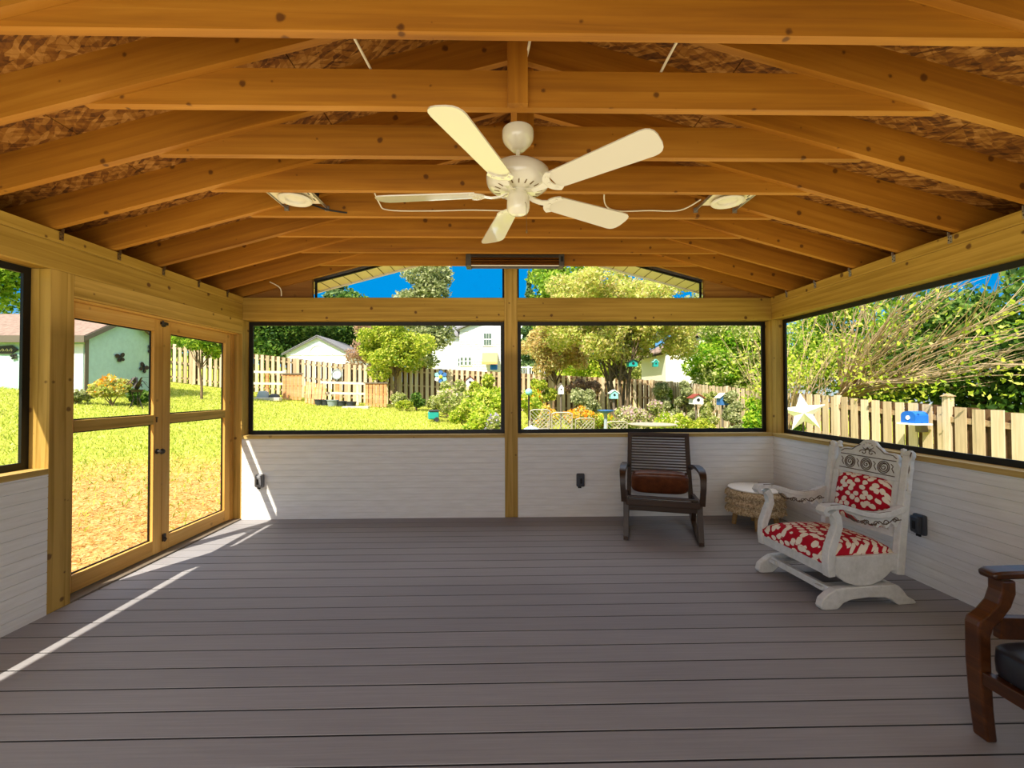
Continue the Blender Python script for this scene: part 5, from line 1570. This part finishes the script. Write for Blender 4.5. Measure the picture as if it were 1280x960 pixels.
# --- garden beds
beds = [
 ('bright yellow-green shrub mound left of the centre post', 612, 14.2, .95, .7, 1.75, 5200, 'leaf_shrub', .06, None, 0),
 ('tall lime shrub against the fence below the white house', 604, 17.0, .9, .6, 1.75, 3600, 'leaf_lime', .06, None, 0),
 ('wispy tan and green bush behind the teal cart', 562, 15.2, .9, .7, 1.55, 4300, 'leaf_bed', .055, 'petal_pink', 260),
 ('leafy yellow-green bush right of the teal cart', 585, 13.4, .8, .6, 1.1, 3600, 'leaf_shrub', .055, None, 0),
 ('low dark green bush in front of the shaded fence', 520, 18.4, .55, .45, .75, 1700, 'leaf_dark', .055, None, 0),
 ('yellow green clump beside the second cedar gate', 497, 18.8, .6, .4, .8, 1500, 'leaf_bed', .055, None, 0),
 ('purple and white flowers at the foot of the centre post', 622, 12.2, .5, .4, .62, 1500, 'leaf_bed', .05, 'petal_purple', 420),
 ('golden leafed bush right of the centre post', 664, 15.5, .8, .7, 1.5, 4000, 'leaf_shrub', .055, 'petal_orange', 180),
 ('orange flowering clump behind the first patio chair', 684, 13.6, .7, .5, .95, 2600, 'leaf_gold', .05, 'petal_orange', 420),
 ('bright orange marigold clump behind the patio chairs', 722, 13.8, .9, .5, 1.0, 2800, 'leaf_bed', .05, 'petal_orange', 900),
 ('dark twiggy bush below the golden tree', 733, 15.6, 1.2, .7, 1.6, 4200, 'leaf_olive', .055, None, 0),
 ('dusty pink flowering bush under the golden tree', 785, 13.6, .9, .6, 1.1, 3600, 'leaf_bed', .05, 'petal_pink', 900),
 ('yellow green flower clump right of the pink bush', 826, 13.2, .9, .6, .95, 3600, 'leaf_shrub', .05, 'petal_pink', 160),
 ('bright yellow green bush in front of the red roofed feeder', 872, 13.0, .8, .6, .85, 3200, 'leaf_lime', .05, None, 0),
 ('broad leafed plant below the blue birdhouse post', 912, 11.9, .8, .5, .8, 2600, 'leaf_shrub', .06, 'petal_pink', 200),
 ('green vine mound at the corner post end of the bed', 945, 10.6, .45, .5, 1.9, 4500, 'leaf_fresh', .065, None, 0),
 ('olive undergrowth bush behind the red roofed feeder', 845, 16.4, 1.5, .7, 1.9, 5400, 'leaf_olive', .06, None, 0),
 ('ornamental grass tuft right of the blue birdhouse', 930, 11.5, .45, .4, 1.2, 1800, 'leaf_olive', .07, None, 0),
 ('vines draped on the right fence beyond the corner post, nearest clump', 917, 12.4, .35, .8, 2.0, 3800, 'leaf_olive', .055, None, 0),
 ('vines draped on the right fence behind the red roofed feeder', 886, 14.0, .35, .9, 2.1, 4200, 'leaf_bed', .055, None, 0),
 ('vines draped on the right fence left of the red roofed feeder', 858, 15.9, .4, 1.0, 2.1, 4200, 'leaf_olive', .055, None, 0),
 ('vines draped on the far corner of the fence', 832, 18.0, .5, 1.0, 2.2, 4200, 'leaf_green', .06, None, 0),
 ('vines over the shaded fence left of the red roofed feeder', 838, 18.6, 1.6, .5, 2.3, 5200, 'leaf_olive', .06, None, 0),
 ('brown twiggy bush between the white birdhouse and the golden tree', 728, 17.4, 1.3, .6, 2.0, 5200, 'leaf_rust', .06, None, 0),
 ('yellow green bush in front of the railing by the centre post', 672, 17.2, 1.1, .6, 2.1, 4800, 'leaf_lime', .06, None, 0),
 ('tall flowering stems left of the white birdhouse with red roof', 560, 16.6, .9, .5, 1.9, 3800, 'leaf_bed', .055, 'petal_pink', 160),
 ('rusty green perennials below the pinwheel flower', 556, 17.3, 1.0, .5, 1.35, 3600, 'leaf_olive', .05, 'petal_pink', 200),
 ('yellow flowering mound between the teal cart and the fence', 575, 15.9, 1.0, .6, 1.3, 4200, 'leaf_shrub', .05, 'petal_orange', 80),
 ('yellow green plants at the foot of the fence beside the dark bush', 508, 18.0, .5, .35, .5, 1300, 'leaf_lime', .05, None, 0),
 ('spreading yellow green bush at the garden edge near the centre post', 598, 12.6, 1.0, .6, .95, 4200, 'leaf_shrub', .05, None, 0),
 ('low leafy plants along the foot of the shaded fence', 545, 18.6, .8, .4, .8, 2200, 'leaf_bed', .055, None, 0),
 ('pink and cream flower drift in front of the golden stems', 805, 14.4, 1.1, .5, 1.25, 3800, 'leaf_bed', .05, 'petal_pink', 700),
 ('green clump under the pale aqua birdhouse', 752, 13.8, .7, .5, .8, 2400, 'leaf_shrub', .05, 'petal_orange', 160),
 ('vine leaves climbing the right fence beside the white star', 995, 9.4, .35, .5, 1.35, 1900, 'leaf_green', .06, None, 0),
 ('young weeds at the foot of the right fence', 1200, 6.4, .3, .6, .7, 900, 'leaf_shrub', .05, None, 0),
 ('low bed of mixed flowers right behind the patio tables', 790, 12.2, 1.8, .4, .55, 3600, 'leaf_bed', .05, 'petal_pink', 420),
]
for i, (lab, px, Y, rx, ry, h, n, lf, sz, fw, fn) in enumerate(beds):
    shrub(lab, atg(px, Y), Y, rx, ry, h, n, lf, sz, 100 + i, flower=fw, fn=fn, fs=.05, name='flowering_plant' if fw else 'garden_shrub', cat='plant' if fw else 'shrub')

# --- patio set
def patio_chair(label, px, Y, rz, top):
    x = atg(px, Y); z = gz(x, Y); t = thing('patio_chair', label, 'chair', (x, Y, z), rz, 'metal patio chairs with lattice backs')
    h = at(px, top, Y).z - z; w = .25; zs = h - .52
    m = MB()
    for sg in (-1, 1):
        MB().tube([(sg*w, .24, 0), (sg*w, .2, zs), (sg*w, .27, h - .03)], .014, 6).build('back_leg', 'chairmetal', t)
        MB().tube([(sg*w, -.24, 0), (sg*w, -.22, zs), (sg*w, -.2, zs + .2), (sg*w, .2, zs + .22)], .014, 6).build('arm_leg', 'chairmetal', t)
    MB().tube([(-w, .27, h-.03), (-w*.6, .275, h), (w*.6, .275, h), (w, .27, h-.03)], .016, 6).build('back_rail', 'chairmetal', t)
    m = MB()
    for j in range(-4, 7):     # diagonal lattice
        a = j * .1
        for s in (1, -1):
            x0, x1 = -w, w
            za, zb_ = zs + .04 + a, zs + .04 + a + s * .5
            pts = []
            for q in range(11):
                xx = x0 + (x1 - x0) * q / 10; zz = za + (zb_ - za) * q / 10
                if zs + .04 <= zz <= h - .02: pts.append((xx, .205 + .06 * (zz - zs) / .5, zz))
            if len(pts) > 1: m.tube([pts[0], pts[-1]], .007, 5, False)
    m.build('lattice_back', 'chairmetal', t)
    MB().box(-w, w, -.23, .22, zs - .02, zs + .01).build('seat', 'chairmetal', t)
    return t
patio_chair('metal lattice patio chair nearest the centre post', 674, 11.2, PI, 511.5)
patio_chair('tall metal lattice patio chair between the orange flower clumps', 702, 10.9, PI - .1, 515)
patio_chair('metal lattice patio chair with a greenish back', 727, 11.4, PI + .15, 522)
patio_chair('metal lattice patio chair below the bird bath', 768, 11.0, PI, 526)
p = at(815, 530, 11.); pt = thing('patio_table', 'grey round patio table beside the lattice chairs', 'table', (p.x, p.y, gz(p.x, p.y)))
hh = p.z - gz(p.x, p.y)
MB().lathe([(0, hh-.03), (.58, hh-.03), (.6, hh), (0, hh)], n=32).build('table_top', 'chairmetal', pt, 40)
for j in range(4):
    a = PI/4 + j*PI/2; MB().tube([(.35*math.cos(a), .35*math.sin(a), hh-.03), (.45*math.cos(a), .45*math.sin(a), 0)], .02, 6).build('leg', 'chairmetal', pt)
p = at(664, 536, 10.6); um = thing('folded_umbrella', 'pale blue patio umbrella top right of the centre post', 'umbrella', (p.x, p.y, gz(p.x, p.y)))
hh = p.z - gz(p.x, p.y)
MB().lathe([(.34, hh-.10), (.24, hh-.03), (.08, hh+.05), (0, hh+.07)], n=10, cap=False).build('canopy', 'umbrella', um)
MB().tube([(0, 0, 0), (0, 0, hh+.09)], .02, 8).build('pole', 'whitepaint', um)

# --- star and birdhouse on the right fence
def star(label, loc, r, d):
    t = thing('barn_star', label, 'wall ornament', loc, 0)
    vs = [(0, 0, -.0)] ; m = MB()
    pts = []
    for j in range(10):
        a = PI/2 + j * PI/5 + .12; rr = r if j % 2 == 0 else r * .42
        pts.append((rr*math.cos(a), rr*math.sin(a)))
    vs = [(a, 0, b) for a, b in pts] + [(0, -d, 0), (0, .01, 0)]
    m.add(vs, [(j, 10, (j+1) % 10) for j in range(10)] + [(j, (j+1) % 10, 11) for j in range(10)])
    m.build('star', 'starwhite', t)
    return t
p = at(1004, 516, 8.9); s_o = star('white tin barn star hung at the near end of the right fence bed', p, .42, .13); s_o.rotation_euler = (0, 0, -.5)
z = gz(p.x, p.y)
MB().tube([(0, .03, z - p.z), (0, .03, .1)], .016, 6).build('stake', 'darkmetal', s_o)
Yb = 7.35; d = at(1143, 522, 1.) - V((CX, 0, CH)); tt = (6.78 - CX) / d.x; p = V((CX, 0, CH)) + d * tt
bh = thing('birdhouse', 'bright blue barrel roofed birdhouse on the right fence', 'birdhouse', p, 0)
prof = [(-.13, -.09), (.13, -.09), (.13, .04)] + [(.13*math.cos(PI*j/8), .04 + .07*math.sin(PI*j/8)) for j in range(1, 8)] + [(-.13, .04)]
MB().prism(prof, (0, 0, 0), EY, EZ, X_, .22).build('box', 'blue', bh)
MB().box(-.15, .14, -.17, .17, -.115, -.09).build('platform', 'whitepaint', bh)
MB().lathe([(0, 0), (.035, 0), (.035, .01), (0, .01)], (-.11, 0, .0), 14, True, (-1, 0, 0)).build('entrance', 'whitepaint', bh)
MB().box(.06, .20, -.05, .05, -.24, -.11).build('bracket', 'greytrim', bh)
# ------------------------------------------------------------------ light
w = bpy.data.worlds.new('sky'); SC.world = w; w.use_nodes = True
nt = w.node_tree; nt.nodes.clear()
out = nt.nodes.new('ShaderNodeOutputWorld'); bg = nt.nodes.new('ShaderNodeBackground')
tc = nt.nodes.new('ShaderNodeTexCoord'); sp = nt.nodes.new('ShaderNodeSeparateXYZ'); rp = nt.nodes.new('ShaderNodeValToRGB')
nt.links.new(tc.outputs['Generated'], sp.inputs[0]); nt.links.new(sp.outputs[2], rp.inputs[0])
cr = rp.color_ramp
while len(cr.elements) < 5: cr.elements.new(.5)
for e, (p_, c_) in zip(cr.elements, ((0, (.50, .60, .62)), (.06, (.30, .60, .80)), (.16, (.0, .245, .62)), (.36, (.0, .24, .62)), (.75, (1.35, 1.4, 1.5)))):
    e.position = p_; e.color = (*c_, 1)
nt.links.new(rp.outputs[0], bg.inputs[0]); bg.inputs[1].default_value = 1.35
nt.links.new(bg.outputs[0], out.inputs[0])
sun_d = bpy.data.lights.new('sun', 'SUN'); sun_d.energy = 9.5; sun_d.angle = .009; sun_d.color = (1., .93, .80)
sun = bpy.data.objects.new('sun', sun_d); COL.objects.link(sun)
sun.rotation_euler = V((.57, 1., -1.41)).to_track_quat('-Z', 'Y').to_euler()
def area(name, loc, aim, sx, sy, e, col):
    d = bpy.data.lights.new(name, 'AREA'); d.shape = 'RECTANGLE'; d.size = sx; d.size_y = sy; d.energy = e; d.color = col
    o = bpy.data.objects.new(name, d); COL.objects.link(o); o.location = loc
    o.rotation_euler = (V(aim) - V(loc)).to_track_quat('-Z', 'Y').to_euler(); return o
area('rear_fill_light', (-.3, -.9, 1.3), (.2, 4.2, .8), 4.6, 2.0, 72, (1., .98, .97))  # added fill behind the camera
area('ceiling_fill_light', (0, 2.0, 1.72), (0, 2.0, 3.), 5.2, 5.0, 74, (1., .86, .58))  # added fill that brightens the ceiling from below, no fixture in the room

SC.view_settings.view_transform = 'Standard'
SC.view_settings.look = 'None'
SC.view_settings.exposure = 0.
SC.cycles.max_bounces = 7
SC.cycles.diffuse_bounces = 4
SC.cycles.transparent_max_bounces = 16
SC.cycles.use_denoising = True
